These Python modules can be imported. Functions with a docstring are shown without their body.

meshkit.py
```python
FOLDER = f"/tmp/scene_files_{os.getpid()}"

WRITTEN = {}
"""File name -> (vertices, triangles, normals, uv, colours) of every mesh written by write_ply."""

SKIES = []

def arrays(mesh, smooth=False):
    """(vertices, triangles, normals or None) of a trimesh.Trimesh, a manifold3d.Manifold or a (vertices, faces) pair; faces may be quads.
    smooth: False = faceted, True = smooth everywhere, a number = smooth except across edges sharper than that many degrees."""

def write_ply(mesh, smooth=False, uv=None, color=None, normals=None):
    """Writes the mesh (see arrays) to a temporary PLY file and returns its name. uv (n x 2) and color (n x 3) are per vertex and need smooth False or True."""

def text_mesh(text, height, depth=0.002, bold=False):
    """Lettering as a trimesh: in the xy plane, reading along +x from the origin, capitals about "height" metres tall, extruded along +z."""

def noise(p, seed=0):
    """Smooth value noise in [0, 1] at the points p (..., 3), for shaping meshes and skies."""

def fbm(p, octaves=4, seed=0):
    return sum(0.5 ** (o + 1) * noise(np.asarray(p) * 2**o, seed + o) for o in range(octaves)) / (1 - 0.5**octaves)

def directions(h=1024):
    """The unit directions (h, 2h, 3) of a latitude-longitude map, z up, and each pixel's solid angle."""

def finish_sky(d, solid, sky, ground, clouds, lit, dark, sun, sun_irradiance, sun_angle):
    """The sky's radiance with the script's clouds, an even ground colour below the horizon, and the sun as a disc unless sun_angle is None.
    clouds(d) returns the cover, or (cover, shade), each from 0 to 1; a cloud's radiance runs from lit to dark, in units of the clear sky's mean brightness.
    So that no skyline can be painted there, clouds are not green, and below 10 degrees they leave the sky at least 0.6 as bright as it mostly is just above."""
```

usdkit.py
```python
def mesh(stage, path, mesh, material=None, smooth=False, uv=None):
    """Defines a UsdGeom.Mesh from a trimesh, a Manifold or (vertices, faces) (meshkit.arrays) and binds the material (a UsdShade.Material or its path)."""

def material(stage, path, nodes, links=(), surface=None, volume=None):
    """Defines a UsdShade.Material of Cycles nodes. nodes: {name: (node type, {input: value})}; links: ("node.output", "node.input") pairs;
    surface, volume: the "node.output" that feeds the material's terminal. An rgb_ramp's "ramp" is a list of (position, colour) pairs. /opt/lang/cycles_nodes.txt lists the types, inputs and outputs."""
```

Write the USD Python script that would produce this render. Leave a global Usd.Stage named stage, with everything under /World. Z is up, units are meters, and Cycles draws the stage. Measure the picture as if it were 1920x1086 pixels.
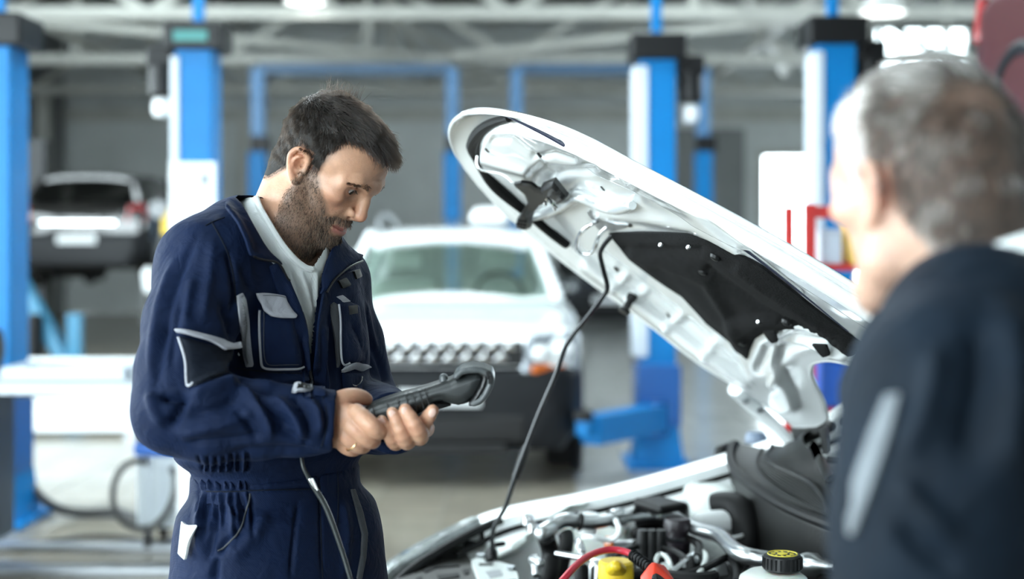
import math, random, copy
import numpy as np, trimesh, manifold3d, usdkit, meshkit
from shapely.geometry import Polygon, Point, LineString, box as sbox
from scipy.ndimage import distance_transform_edt, map_coordinates, gaussian_filter
from scipy.interpolate import CubicSpline, PchipInterpolator
from pxr import Usd, UsdGeom, UsdLux, UsdShade, Sdf, Gf, Vt

random.seed(7); np.random.seed(7)
stage = Usd.Stage.CreateInMemory()
UsdGeom.SetStageUpAxis(stage, 'Z'); UsdGeom.SetStageMetersPerUnit(stage, 1.0)
world = UsdGeom.Xform.Define(stage, '/World'); stage.SetDefaultPrim(world.GetPrim())
UsdGeom.Scope.Define(stage, '/World/Looks')

# ---------------------------------------------------------------- camera, sky, sun, exposure
CAMZ, FPX, CX, CY = 1.55, 50 / 36 * 1920, 960.0, 450.0
cam = UsdGeom.Camera.Define(stage, '/World/camera')
cam.AddTranslateOp().Set((0, 0, CAMZ)); cam.AddRotateXOp().Set(90.0)
cam.CreateHorizontalApertureAttr(36.0); cam.CreateFocalLengthAttr(50.0)
cam.CreateVerticalApertureOffsetAttr((CY - 543) / 1920 * 36)
cam.CreateFStopAttr(2.1); cam.CreateFocusDistanceAttr(2.32)
cam.CreateExposureAttr(1.9)
cam.CreateClippingRangeAttr((0.05, 500.0))

dome = UsdLux.DomeLight.Define(stage, '/World/sky')
dome.CreateIntensityAttr(1.0); dome.CreateColorAttr((0.86, 1.0, 1.05))
sun = UsdLux.DistantLight.Define(stage, '/World/sun')
sun.CreateIntensityAttr(30.0); sun.CreateAngleAttr(0.6); sun.CreateColorAttr((1.0, 0.97, 0.92))
def aim(prim, d):                                   # turn a light's -z towards d
    d = np.array(d, float) / np.linalg.norm(d); up = np.array([0, 0, 1.0]) if abs(d[2]) < .99 else np.array([0, 1.0, 0])
    z = -d; x = np.cross(up, z); x /= np.linalg.norm(x); y = np.cross(z, x)
    m = Gf.Matrix4d(*x, 0, *y, 0, *z, 0, 0, 0, 0, 1)
    return m
SUN_DIR = (0.86, -0.42, -0.50)
sun.AddTransformOp().Set(aim(sun, SUN_DIR))
def rect_light(name, c, d, w, h, power, color=(1, 1, 1)):
    l = UsdLux.RectLight.Define(stage, '/World/' + name)
    m = aim(l, d); m.SetTranslateOnly(Gf.Vec3d(*c)); l.AddTransformOp().Set(m)
    l.CreateWidthAttr(w); l.CreateHeightAttr(h); l.CreateIntensityAttr(power); l.CreateColorAttr(color)
    return l

# ---------------------------------------------------------------- helpers
def nrm(v): v = np.asarray(v, float); return v / np.linalg.norm(v)
def P(u, v, Y): return np.array([(u - CX) / FPX * Y, Y, CAMZ - (v - CY) / FPX * Y])
def Pz(u, v, z): return P(u, v, FPX * (CAMZ - z) / (v - CY))
def px(p):
    p = np.atleast_2d(p); return CX + p[:, 0] / p[:, 1] * FPX, CY + (CAMZ - p[:, 2]) / p[:, 1] * FPX
used, XF = {}, {}
def numbered(path):
    n = used.get(path, 0); used[path] = n + 1
    return path if n == 0 else f'{path}_{n:03d}'
def say(prim, **kw):
    for k, v in kw.items():
        if v: prim.SetCustomDataByKey(k, v)
def thing(name, label, cat, group=None, loc=(0, 0, 0), rotz=0.0, kind=None):
    path = numbered('/World/' + name); x = UsdGeom.Xform.Define(stage, path)
    x.AddTranslateOp().Set(tuple(map(float, loc))); x.AddRotateZOp().Set(float(rotz))
    c, s = math.cos(math.radians(rotz)), math.sin(math.radians(rotz))
    XF[path] = (np.array([[c, -s, 0], [s, c, 0], [0, 0, 1.0]]), np.array(loc, float))
    say(x.GetPrim(), label=label, category=cat, group=group, kind=kind)
    return path
def arr(m, smooth=False):
    return meshkit.arrays(m, smooth)
def join(*ms):
    out = []
    for m in ms:
        if isinstance(m, (list, tuple)) and not (len(m) == 2 and hasattr(m[0], 'shape')): out.append(join(*m))
        else:
            v, f, _ = arr(m); out.append(trimesh.Trimesh(v, f, process=False))
    return trimesh.util.concatenate(out) if len(out) > 1 else out[0]
def part(parent, name, mesh, mat, smooth=35, world=False, label=None, kind=None):
    """A Mesh under a thing or a part. world: the points are given in world coordinates."""
    top = '/'.join(parent.split('/')[:3])
    path = numbered(parent + '/' + name)
    v, f, _ = arr(mesh); m = trimesh.Trimesh(v, f, process=False); m.remove_unreferenced_vertices()
    if world and top in XF:
        R, t = XF[top]; m.vertices = (np.array(m.vertices) - t) @ R
    g = usdkit.mesh(stage, path, m, mat, smooth=smooth)
    say(g.GetPrim(), label=label, kind=kind)
    return path
def obj(name, mesh, mat, label=None, cat=None, group=None, kind=None, smooth=35):
    path = numbered('/World/' + name)
    g = usdkit.mesh(stage, path, join(mesh), mat, smooth=smooth)
    say(g.GetPrim(), label=label, category=cat, group=group, kind=kind); XF[path] = (np.eye(3), np.zeros(3))
    return path
def dup(src, label, loc, rotz=0.0, group=None):
    p = stage.GetPrimAtPath(src); d = dict(p.GetCustomData())
    path = thing(src.split('/')[-1].rstrip('0123456789').rstrip('_'), label, d.get('category'), group or d.get('group'), loc, rotz)
    q = stage.GetPrimAtPath(path); q.GetReferences().AddInternalReference(p.GetPath()); q.SetInstanceable(True)
    return path

MATS = {}
def pm(name, color, rough=0.5, metal=0.0, vary=None, bump=None, **kw):
    """Principled material; vary=(scale, amount[, second colour]) mottles the colour, bump=(scale, distance) adds relief."""
    if name in MATS: return MATS[name]
    n = {'p': ('principled_bsdf', dict(base_color=color, roughness=rough, metallic=metal, **kw))}; L = []
    if vary or bump: n['tc'] = ('texture_coordinate', {})
    if vary:
        c2 = vary[2] if len(vary) > 2 else tuple(c * (1 - vary[1]) for c in color)
        n['n'] = ('noise_texture', dict(scale=vary[0], detail=4.0, roughness=.6))
        n['r'] = ('rgb_ramp', {'ramp': [(.3, c2), (.7, color)]})
        L += [('tc.object', 'n.vector'), ('n.fac', 'r.fac'), ('r.color', 'p.base_color')]
    if bump:
        n['bn'] = ('noise_texture', dict(scale=bump[0], detail=3.0)); n['b'] = ('bump', dict(strength=1.0, distance=bump[1]))
        L += [('tc.object', 'bn.vector'), ('bn.fac', 'b.height'), ('b.normal', 'p.normal')]
    MATS[name] = usdkit.material(stage, '/World/Looks/' + name, n, L, surface='p.BSDF')
    return MATS[name]
def emit(name, color, strength):
    if name not in MATS: MATS[name] = usdkit.material(stage, '/World/Looks/' + name, {'e': ('emission', dict(color=color, strength=strength))}, [], surface='e.emission')
    return MATS[name]
def pane(name, tint=(.8, .9, .9), base=.06, rough=0.02):
    """Window glass: see-through, mirror-like at a slant."""
    if name not in MATS:
        MATS[name] = usdkit.material(stage, '/World/Looks/' + name, {'t': ('transparent_bsdf', dict(color=tint)), 'g': ('glossy_bsdf', dict(color=(1, 1, 1), roughness=rough)), 'w': ('layer_weight', dict(blend=.5)),
            'q': ('math', dict(math_type='power', value2=3.5)), 'f': ('math', dict(math_type='multiply_add', value2=.8, value3=base)), 'm': ('mix_closure', {})},
            [('w.facing', 'q.value1'), ('q.value', 'f.value1'), ('f.value', 'm.fac'), ('t.BSDF', 'm.closure1'), ('g.BSDF', 'm.closure2')], surface='m.closure')
    return MATS[name]

# ---- shapes
def bx(x0, x1, y0, y1, z0, z1, r=0.0):
    """Box by its bounds, edges rounded by r."""
    if r <= 0:
        m = trimesh.creation.box([x1 - x0, y1 - y0, z1 - z0]); m.apply_translation([(x0 + x1) / 2, (y0 + y1) / 2, (z0 + z1) / 2]); return m
    r = min(r, (x1 - x0) / 2.02, (y1 - y0) / 2.02, (z1 - z0) / 2.02)
    s = manifold3d.Manifold.sphere(r, 12)
    return join(manifold3d.Manifold.batch_hull([s.translate((x, y, z)) for x in (x0 + r, x1 - r) for y in (y0 + r, y1 - r) for z in (z0 + r, z1 - r)]))
def frame_mat(c, ex, ey, ez):
    M = np.eye(4); M[:3, 0], M[:3, 1], M[:3, 2], M[:3, 3] = ex, ey, ez, c; return M
def placed(m, c, ex=(1, 0, 0), ey=(0, 1, 0), ez=(0, 0, 1)):
    m = join(m).copy(); m.apply_transform(frame_mat(c, ex, ey, ez)); return m
def bar(a, b, w, h=None, r=0.0, up=(0, 0, 1)):
    """A square bar from a to b, w wide and h high."""
    h = h or w; a, b = np.array(a, float), np.array(b, float); d = b - a; L = np.linalg.norm(d); ez = d / L
    up = np.array(up, float)
    if abs(np.dot(up, ez)) > .98: up = np.array([0, 1.0, 0])
    ex = nrm(np.cross(up, ez)); ey = np.cross(ez, ex)
    return placed(bx(-w / 2, w / 2, -h / 2, h / 2, 0, L, r), a, ex, ey, ez)
def hull(pts, rad, seg=12):
    """Hull of spheres."""
    rad = np.broadcast_to(rad, (len(pts),))
    return join(manifold3d.Manifold.batch_hull([manifold3d.Manifold.sphere(float(r), seg).translate(tuple(map(float, p))) for p, r in zip(pts, rad)]))
def spline(pts, n=40):
    pts = np.asarray(pts, float)
    if len(pts) < 3: return np.linspace(pts[0], pts[-1], n)
    t = np.r_[0, np.cumsum(np.linalg.norm(np.diff(pts, axis=0), axis=1) ** .5 + 1e-9)]
    return CubicSpline(t, pts)(np.linspace(0, t[-1], n))
def sweep(pts, rad, sides=12, smooth=True, n=None, caps=True):
    """A round tube along points (through a spline), radius constant or one per point."""
    pts = np.asarray(pts, float); rad = np.broadcast_to(np.asarray(rad, float), (len(pts),))
    if smooth and len(pts) > 2:
        n = n or max(24, 8 * len(pts)); t = np.linspace(0, 1, len(pts)); q = spline(pts, n); rad = np.interp(np.linspace(0, 1, n), t, rad); pts = q
    T = np.gradient(pts, axis=0); T /= np.linalg.norm(T, axis=1, keepdims=True) + 1e-12
    a = np.cross(T[0], [0, 0, 1.0]) if abs(T[0][2]) < .9 else np.cross(T[0], [1.0, 0, 0]); a /= np.linalg.norm(a); A = []
    for t in T:
        a = a - t * np.dot(a, t); a /= np.linalg.norm(a) + 1e-12; A.append(a)
    A = np.array(A); B = np.cross(T, A); ang = np.arange(sides) * 2 * np.pi / sides
    v = pts[:, None] + rad[:, None, None] * (np.cos(ang)[None, :, None] * A[:, None] + np.sin(ang)[None, :, None] * B[:, None])
    m = len(pts); i, j = np.meshgrid(np.arange(m - 1), np.arange(sides), indexing='ij')
    q = np.stack([i * sides + j, i * sides + (j + 1) % sides, (i + 1) * sides + (j + 1) % sides, (i + 1) * sides + j], -1).reshape(-1, 4)
    f = np.vstack([q[:, [0, 1, 2]], q[:, [0, 2, 3]]]); v = v.reshape(-1, 3)
    if caps:
        v = np.vstack([v, pts[0], pts[-1]]); k = len(v)
        c0 = [[k - 2, (j + 1) % sides, j] for j in range(sides)]; o = (m - 1) * sides
        c1 = [[k - 1, o + j, o + (j + 1) % sides] for j in range(sides)]; f = np.vstack([f, c0, c1])
    return trimesh.Trimesh(v, f, process=False)
def cyl(a, b, r, r2=None, sides=24): return sweep([a, b], [r, r if r2 is None else r2], sides, smooth=False)
def lathe(profile, c=(0, 0, 0), axis=(0, 0, 1), sides=32):
    """profile: (radius, height) points along the axis, revolved."""
    m = trimesh.creation.revolve(np.array(profile, float), sections=sides)
    ez = nrm(axis); ex = nrm(np.cross([0, 1.0, 0] if abs(ez[1]) < .9 else [1.0, 0, 0], ez)); return placed(m, c, ex, np.cross(ez, ex), ez)
def torus(c, axis, R, r, n=28, sides=10):
    a = np.arange(n) * 2 * np.pi / n; b = np.arange(sides) * 2 * np.pi / sides
    v = np.stack([(R + r * np.cos(b)[None]) * np.cos(a)[:, None], (R + r * np.cos(b)[None]) * np.sin(a)[:, None], np.broadcast_to(r * np.sin(b)[None], (n, sides))], -1).reshape(-1, 3)
    i, j = np.meshgrid(np.arange(n), np.arange(sides), indexing='ij'); i2 = (i + 1) % n; j2 = (j + 1) % sides
    q = np.stack([i * sides + j, i2 * sides + j, i2 * sides + j2, i * sides + j2], -1).reshape(-1, 4)
    ez = nrm(axis); ex = nrm(np.cross([0, 1.0, 0] if abs(ez[1]) < .9 else [1.0, 0, 0], ez)); m = trimesh.Trimesh(v, np.vstack([q[:, :3], q[:, [0, 2, 3]]]), process=False)
    return placed(m, c, ex, np.cross(ez, ex), ez)
def ext(poly, d, hole=None):
    """Polygon (points or shapely) extruded by d along +z."""
    p = poly if hasattr(poly, 'area') else Polygon(poly)
    if not p.is_valid: p = p.buffer(0)
    gs = getattr(p, 'geoms', [p])
    return join(*[trimesh.creation.extrude_polygon(g, d, engine='earcut') for g in gs])
def gridmesh(G, thick=0.0, close=False):
    """Sheet through a grid of points (n, m, 3), given thickness along its normals (a closed shell)."""
    G = np.asarray(G, float); n, m = G.shape[:2]
    i, j = np.meshgrid(np.arange(n - 1), np.arange(m - 1), indexing='ij')
    q = np.stack([i * m + j, i * m + j + 1, (i + 1) * m + j + 1, (i + 1) * m + j], -1).reshape(-1, 4); v = G.reshape(-1, 3)
    f = np.vstack([q[:, :3], q[:, [0, 2, 3]]])
    if not thick: return trimesh.Trimesh(v, f, process=False)
    du, dv = np.gradient(G, axis=0), np.gradient(G, axis=1); N = np.cross(dv, du); N /= np.linalg.norm(N, axis=-1, keepdims=True) + 1e-12
    v2 = (G + N * thick).reshape(-1, 3); k = n * m
    ring = np.r_[np.arange(m), np.arange(1, n) * m + m - 1, (n - 1) * m + np.arange(m - 2, -1, -1), np.arange(n - 2, 0, -1) * m]
    r2 = np.roll(ring, -1)
    side = np.vstack([np.stack([ring, r2, r2 + k], 1), np.stack([ring, r2 + k, ring + k], 1)])
    return trimesh.Trimesh(np.vstack([v, v2]), np.vstack([f[:, ::-1] if True else f, f + k, side]), process=False)
def loft(rings, caps=True):
    """Closed rings (k, m, 3) joined into a tube."""
    R = np.asarray(rings, float); n, m = R.shape[:2]; i, j = np.meshgrid(np.arange(n - 1), np.arange(m), indexing='ij'); j2 = (j + 1) % m
    q = np.stack([i * m + j, i * m + j2, (i + 1) * m + j2, (i + 1) * m + j], -1).reshape(-1, 4); v = R.reshape(-1, 3); f = np.vstack([q[:, :3], q[:, [0, 2, 3]]])
    if caps:
        v = np.vstack([v, R[0].mean(0), R[-1].mean(0)]); k = len(v); o = (n - 1) * m
        f = np.vstack([f, [[k - 2, (a + 1) % m, a] for a in range(m)], [[k - 1, o + a, o + (a + 1) % m] for a in range(m)]])
    return trimesh.Trimesh(v, f, process=False)

# ---- distance fields on a grid, meshed by surface nets: bodies, cloth, hands, soft shapes
def smin(a, b, k):
    if k <= 0: return np.minimum(a, b)
    h = np.clip(.5 + .5 * (b - a) / k, 0, 1); return b + (a - b) * h - k * h * (1 - h)
class Field:
    def __init__(s, lo, hi, h):
        s.lo, s.h = np.array(lo, float), h; s.n = np.ceil((np.array(hi, float) - s.lo) / h).astype(int) + 1
        s.F = np.full(s.n, 9.0, np.float32); s.ax = [(s.lo[i] + h * np.arange(s.n[i])).astype(np.float32) for i in range(3)]
    def sub(s, lo, hi):
        i0 = np.clip(np.floor((np.array(lo) - s.lo) / s.h).astype(int), 0, s.n); i1 = np.clip(np.ceil((np.array(hi) - s.lo) / s.h).astype(int) + 1, 0, s.n)
        sl = tuple(slice(a, b) for a, b in zip(i0, i1))
        X = s.ax[0][sl[0]][:, None, None]; Y = s.ax[1][sl[1]][None, :, None]; Z = s.ax[2][sl[2]][None, None, :]
        return sl, X, Y, Z
    def put(s, d, sl, k, mode):
        A = s.F[sl]
        s.F[sl] = smin(A, d, k) if mode == '+' else -smin(-A, d, k) if mode == '-' else -smin(-A, -d, k)
    def cap(s, a, b, ra, rb=None, k=.01, mode='+'):
        a, b = np.array(a, np.float32), np.array(b, np.float32); rb = ra if rb is None else rb; m = max(ra, rb) + k + 3 * s.h
        sl, X, Y, Z = s.sub(np.minimum(a, b) - m, np.maximum(a, b) + m)
        if s.F[sl].size == 0: return s
        d = b - a; L = float(d @ d) + 1e-12
        t = np.clip(((X - a[0]) * d[0] + (Y - a[1]) * d[1] + (Z - a[2]) * d[2]) / L, 0, 1)
        D = np.sqrt((X - a[0] - t * d[0]) ** 2 + (Y - a[1] - t * d[1]) ** 2 + (Z - a[2] - t * d[2]) ** 2) - (ra + (rb - ra) * t)
        s.put(D, sl, k, mode); return s
    def chain(s, pts, rads, k=.01, mode='+', n=0):
        pts = np.asarray(pts, float); rads = np.broadcast_to(rads, (len(pts),))
        if n: rads = np.interp(np.linspace(0, 1, n), np.linspace(0, 1, len(pts)), rads); pts = spline(pts, n)
        for i in range(len(pts) - 1): s.cap(pts[i], pts[i + 1], float(rads[i]), float(rads[i + 1]), k, mode)
        return s
    def ell(s, c, r, R=None, k=.01, mode='+'):
        """Ellipsoid; R's rows are its axes."""
        c, r = np.array(c, np.float32), np.array(r, np.float32); R = np.eye(3, dtype=np.float32) if R is None else np.array(R, np.float32)
        m = float(r.max()) + k + 3 * s.h; sl, X, Y, Z = s.sub(c - m, c + m)
        if s.F[sl].size == 0: return s
        q0 = q1 = 0
        for i in range(3):
            e = ((X - c[0]) * R[i, 0] + (Y - c[1]) * R[i, 1] + (Z - c[2]) * R[i, 2]) / r[i]; q0 = q0 + e * e; q1 = q1 + (e / r[i]) ** 2
        q0 = np.sqrt(q0); s.put(q0 * (q0 - 1) / (np.sqrt(q1) + 1e-6), sl, k, mode); return s
    def fn(s, f, lo, hi, k=.01, mode='+'):
        sl, X, Y, Z = s.sub(lo, hi); s.put(np.broadcast_to(f(X, Y, Z), s.F[sl].shape).astype(np.float32), sl, k, mode); return s
    def mesh(s):
        F, n = s.F, s.n; S = F < 0
        C = np.zeros(n - 1, np.int8); o = (0, 1)
        for a in o:
            for b in o:
                for c in o: C += S[a:n[0] - 1 + a, b:n[1] - 1 + b, c:n[2] - 1 + c]
        act = np.argwhere((C > 0) & (C < 8)); idx = np.full(n - 1, -1, np.int32); idx[tuple(act.T)] = np.arange(len(act))
        acc, cnt = np.zeros((len(act), 3)), np.zeros(len(act))
        cor = [(a, b, c) for a in o for b in o for c in o]
        val = {q: F[act[:, 0] + q[0], act[:, 1] + q[1], act[:, 2] + q[2]].astype(float) for q in cor}
        for ax in range(3):
            for q in cor:
                if q[ax]: continue
                q2 = list(q); q2[ax] = 1; a, b = val[q], val[tuple(q2)]; x = (a < 0) != (b < 0)
                t = np.where(x, a / np.where(a == b, 1, a - b), 0); p = np.tile(np.array(q, float), (len(act), 1)); p[:, ax] = t
                acc[x] += p[x]; cnt += x
        V = s.lo + s.h * (act + acc / np.maximum(cnt, 1)[:, None]); Q = []
        for ax in range(3):
            lo_ = [slice(1, n[i] - 1) for i in range(3)]; lo_[ax] = slice(0, n[ax] - 1); hi_ = list(lo_); hi_[ax] = slice(1, n[ax])
            a, b = S[tuple(lo_)], S[tuple(hi_)]; e = np.argwhere(a != b); off = np.array([0 if i == ax else 1 for i in range(3)]); g = e + off
            u, w = (ax + 1) % 3, (ax + 2) % 3; du, dw = np.eye(3, dtype=int)[u], np.eye(3, dtype=int)[w]
            q = np.stack([idx[tuple((g - du - dw).T)], idx[tuple((g - dw).T)], idx[tuple(g.T)], idx[tuple((g - du).T)]], 1)
            flip = ~a[tuple(e.T)]; q[flip] = q[flip][:, ::-1]; Q.append(q)
        Q = np.vstack(Q); Q = Q[(Q >= 0).all(1)]
        return trimesh.Trimesh(V, np.vstack([Q[:, :3], Q[:, [0, 2, 3]]]), process=False)
def puff(poly, half, r, h=.0015, inset=0.0):
    """A flat outline (x, y in metres) given depth 2*half along z with edges rounded by r."""
    p = poly if hasattr(poly, 'area') else Polygon(poly); x0, y0, x1, y1 = p.bounds; m = 4 * h
    xs, ys = np.arange(x0 - m, x1 + m, h), np.arange(y0 - m, y1 + m, h); import shapely
    inside = shapely.contains_xy(p, *np.meshgrid(xs, ys, indexing='ij'))
    d = (distance_transform_edt(~inside) - distance_transform_edt(inside)) * h + np.where(inside, .5, -.5) * h
    f = Field((x0 - m, y0 - m, -half - m), (xs[-1], ys[-1], half + m), h); D = np.full(f.n[:2], m); D[:len(xs), :len(ys)] = d[:f.n[0], :f.n[1]]
    D = gaussian_filter(D, .8); q1 = D[:, :, None] + r; q2 = (np.abs(f.ax[2]) - half + r)[None, None, :]
    f.F = (np.sqrt(np.maximum(q1, 0) ** 2 + np.maximum(q2, 0) ** 2) + np.minimum(np.maximum(q1, q2), 0) - r).astype(np.float32)
    return f.mesh()
def relax(m, iterations=4):
    """Taubin smoothing with even weights."""
    from scipy.sparse import coo_matrix
    V, e = np.array(m.vertices), m.edges_unique; n = len(V); o = np.ones(len(e)); A = coo_matrix((np.r_[o, o], (np.r_[e[:, 0], e[:, 1]], np.r_[e[:, 1], e[:, 0]])), (n, n)).tocsr()
    deg = np.array(A.sum(1)).ravel(); k = np.where(deg > 0, 1, 0)[:, None]
    for _ in range(iterations):
        for w in (.5, -.52): V = V + w * k * (A @ V / np.maximum(deg, 1)[:, None] - V)
    m.vertices = V; return m
# ================================================================ the hall
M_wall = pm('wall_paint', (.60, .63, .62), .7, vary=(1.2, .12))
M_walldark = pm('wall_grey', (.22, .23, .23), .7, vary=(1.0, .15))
M_ceil = pm('roof_deck', (.17, .175, .165), .8, vary=(.8, .2))
M_steel = pm('cream_steel', (.47, .475, .435), .55, vary=(2., .15))
M_grout = pm('floor_grout', (.20, .19, .17), .7)
M_tileg = [pm('pale_tile_%d' % i, c, .18, vary=(3., .12)) for i, c in enumerate([(.44, .445, .44), (.41, .415, .41), (.47, .475, .47)])]
M_tile = [pm('floor_tile_%d' % i, c, .22, vary=(5., .18)) for i, c in enumerate([(.27, .24, .19), (.24, .215, .17), (.30, .27, .215)])]
XL, XR, YB, ZC = -9.7, 10.0, 30.0, 6.2
floor = obj('floor', bx(XL, XR, -4, YB, -.10, -.006), M_grout, kind='structure')
rest, rest2 = [], []
rng = random.Random(3)
cells = []
T = .4
for iy in range(int(-4 / T), int(YB / T)):
    for ix in range(int(XL / T), int(XR / T)):
        c = np.array([(ix + .5) * T, (iy + .5) * T, 0])
        vis = False
        if c[1] > 3.2:
            u, v = px(c[None]); u, v = u[0], v[0]
            if -30 < u < 1700 and v < 1110 and c[1] < 25: vis = True
        cells.append((0 if vis else 1, c[1] if vis else 99, ix, iy))
cells.sort()
for k, (nv, _, ix, iy) in enumerate(cells):
    g = .004
    b = bx(ix * T + g, (ix + 1) * T - g, iy * T + g, (iy + 1) * T - g, -.006, rng.uniform(-.0008, .0008))
    if k < 300: part(floor, 'floor_tile', b, (M_tileg if (ix + .5) * T > .2 else M_tile)[rng.randrange(3)], smooth=False)
    else: (rest2 if (ix + .5) * T > .2 else rest).append(b)
part(floor, 'floor_tile_field', join(*rest), M_tile[0], smooth=False, kind='stuff'); part(floor, 'floor_tile_field', join(*rest2), M_tileg[0], smooth=False, kind='stuff')
# back wall with an open roller door on the right and clerestory openings above
def wall_with_holes(w0, w1, z0, z1, holes, th, place):
    p = sbox(w0, z0, w1, z1)
    for h in holes: p = p.difference(sbox(*h))
    return placed(ext(p, th), *place)
back = obj('wall_back', wall_with_holes(XL, XR, 0, ZC, [(5.3, 0, 7.6, 3.32), (6.9, 5.15, 9.6, 6.0)], .25, ((0, YB + .25, 0), (1, 0, 0), (0, 0, 1), (0, -1, 0))), M_wall, kind='structure')
part(back, 'wall_beam', bx(XL, XR, YB - .12, YB - .001, 4.05, 4.32, .01), M_steel)
for x in np.arange(XL + 1.2, 1.5, 2.4): part(back, 'wall_panel', bx(x + .03, x + 2.37, YB - .05, YB - .001, .15, 3.95, .01), M_wall)
for x in (-5.6, .3): part(back, 'wall_column', bx(x - .14, x + .14, YB - .2, YB - .051, 0, 4.05), M_steel)
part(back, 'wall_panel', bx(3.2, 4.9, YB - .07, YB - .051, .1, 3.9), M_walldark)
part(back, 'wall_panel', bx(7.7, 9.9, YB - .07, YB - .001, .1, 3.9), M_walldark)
part(back, 'door_frame', join(bx(5.18, 5.3, YB - .1, YB + .3, 0, 3.44), bx(7.6, 7.72, YB - .1, YB + .3, 0, 3.44), bx(5.3, 7.6, YB - .1, YB + .3, 3.32, 3.44)), M_steel)
win = obj('window_1', join(bx(6.85, 9.65, YB - .06, YB + .1, 5.1, 5.16), bx(6.85, 9.65, YB - .06, YB + .1, 5.98, 6.04), bx(6.85, 6.92, YB - .06, YB + .1, 5.16, 5.98), bx(9.58, 9.65, YB - .06, YB + .1, 5.16, 5.98)), M_steel, kind='structure')
for k in range(1, 6): part(win, 'mullion', bx(6.9 + k * .45 - .05, 6.9 + k * .45 + .05, YB - .05, YB + .08, 5.16, 5.98), M_walldark)
part(win, 'transom', bx(6.92, 9.58, YB - .05, YB + .08, 5.55, 5.62), M_walldark)
for k in range(6): part(win, 'pane', bx(6.93 + k * .45, 7.34 + k * .45, YB + .1, YB + .106, 5.16, 5.98), pane('clerestory_glass', (.95, .97, .97)))
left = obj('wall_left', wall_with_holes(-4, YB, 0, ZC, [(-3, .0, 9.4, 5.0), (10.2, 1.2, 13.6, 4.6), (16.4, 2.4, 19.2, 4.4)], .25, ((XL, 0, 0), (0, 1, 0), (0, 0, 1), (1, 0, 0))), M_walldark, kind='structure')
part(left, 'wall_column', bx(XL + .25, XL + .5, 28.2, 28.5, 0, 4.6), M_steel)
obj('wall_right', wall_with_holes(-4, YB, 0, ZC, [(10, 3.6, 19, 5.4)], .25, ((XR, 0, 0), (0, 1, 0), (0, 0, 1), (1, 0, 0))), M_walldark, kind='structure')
obj('wall_front', wall_with_holes(XL, XR, 0, ZC, [(-9.2, .1, -1.6, 4.8)], .25, ((0, -4, 0), (1, 0, 0), (0, 0, 1), (0, -1, 0))), M_walldark, kind='structure')  # unseen opening behind the camera, sized to let frontal fill light in
roof = sbox(XL, -4, XR, YB)
for x0, x1, y0, y1 in [(-8.4, -5.4, 5.6, 8.8), (-2.6, 1.4, 7.2, 11.5), (-4.6, -2.4, -1.5, 1.2), (-5.2, -4.0, 15.8, 19.6), (1.6, 2.8, 15.8, 19.6)]: roof = roof.difference(sbox(x0, y0, x1, y1))  # unseen roof openings, added and sized to light the cars and people
ceiling = obj('ceiling', placed(ext(roof, .2), (0, 0, ZC)), M_ceil, kind='structure')
for x in np.arange(XL + 1.5, XR, 2.6): part(ceiling, 'purlin', bx(x - .06, x + .06, 12.5, YB - .01, ZC - .22, ZC), M_steel)
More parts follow.
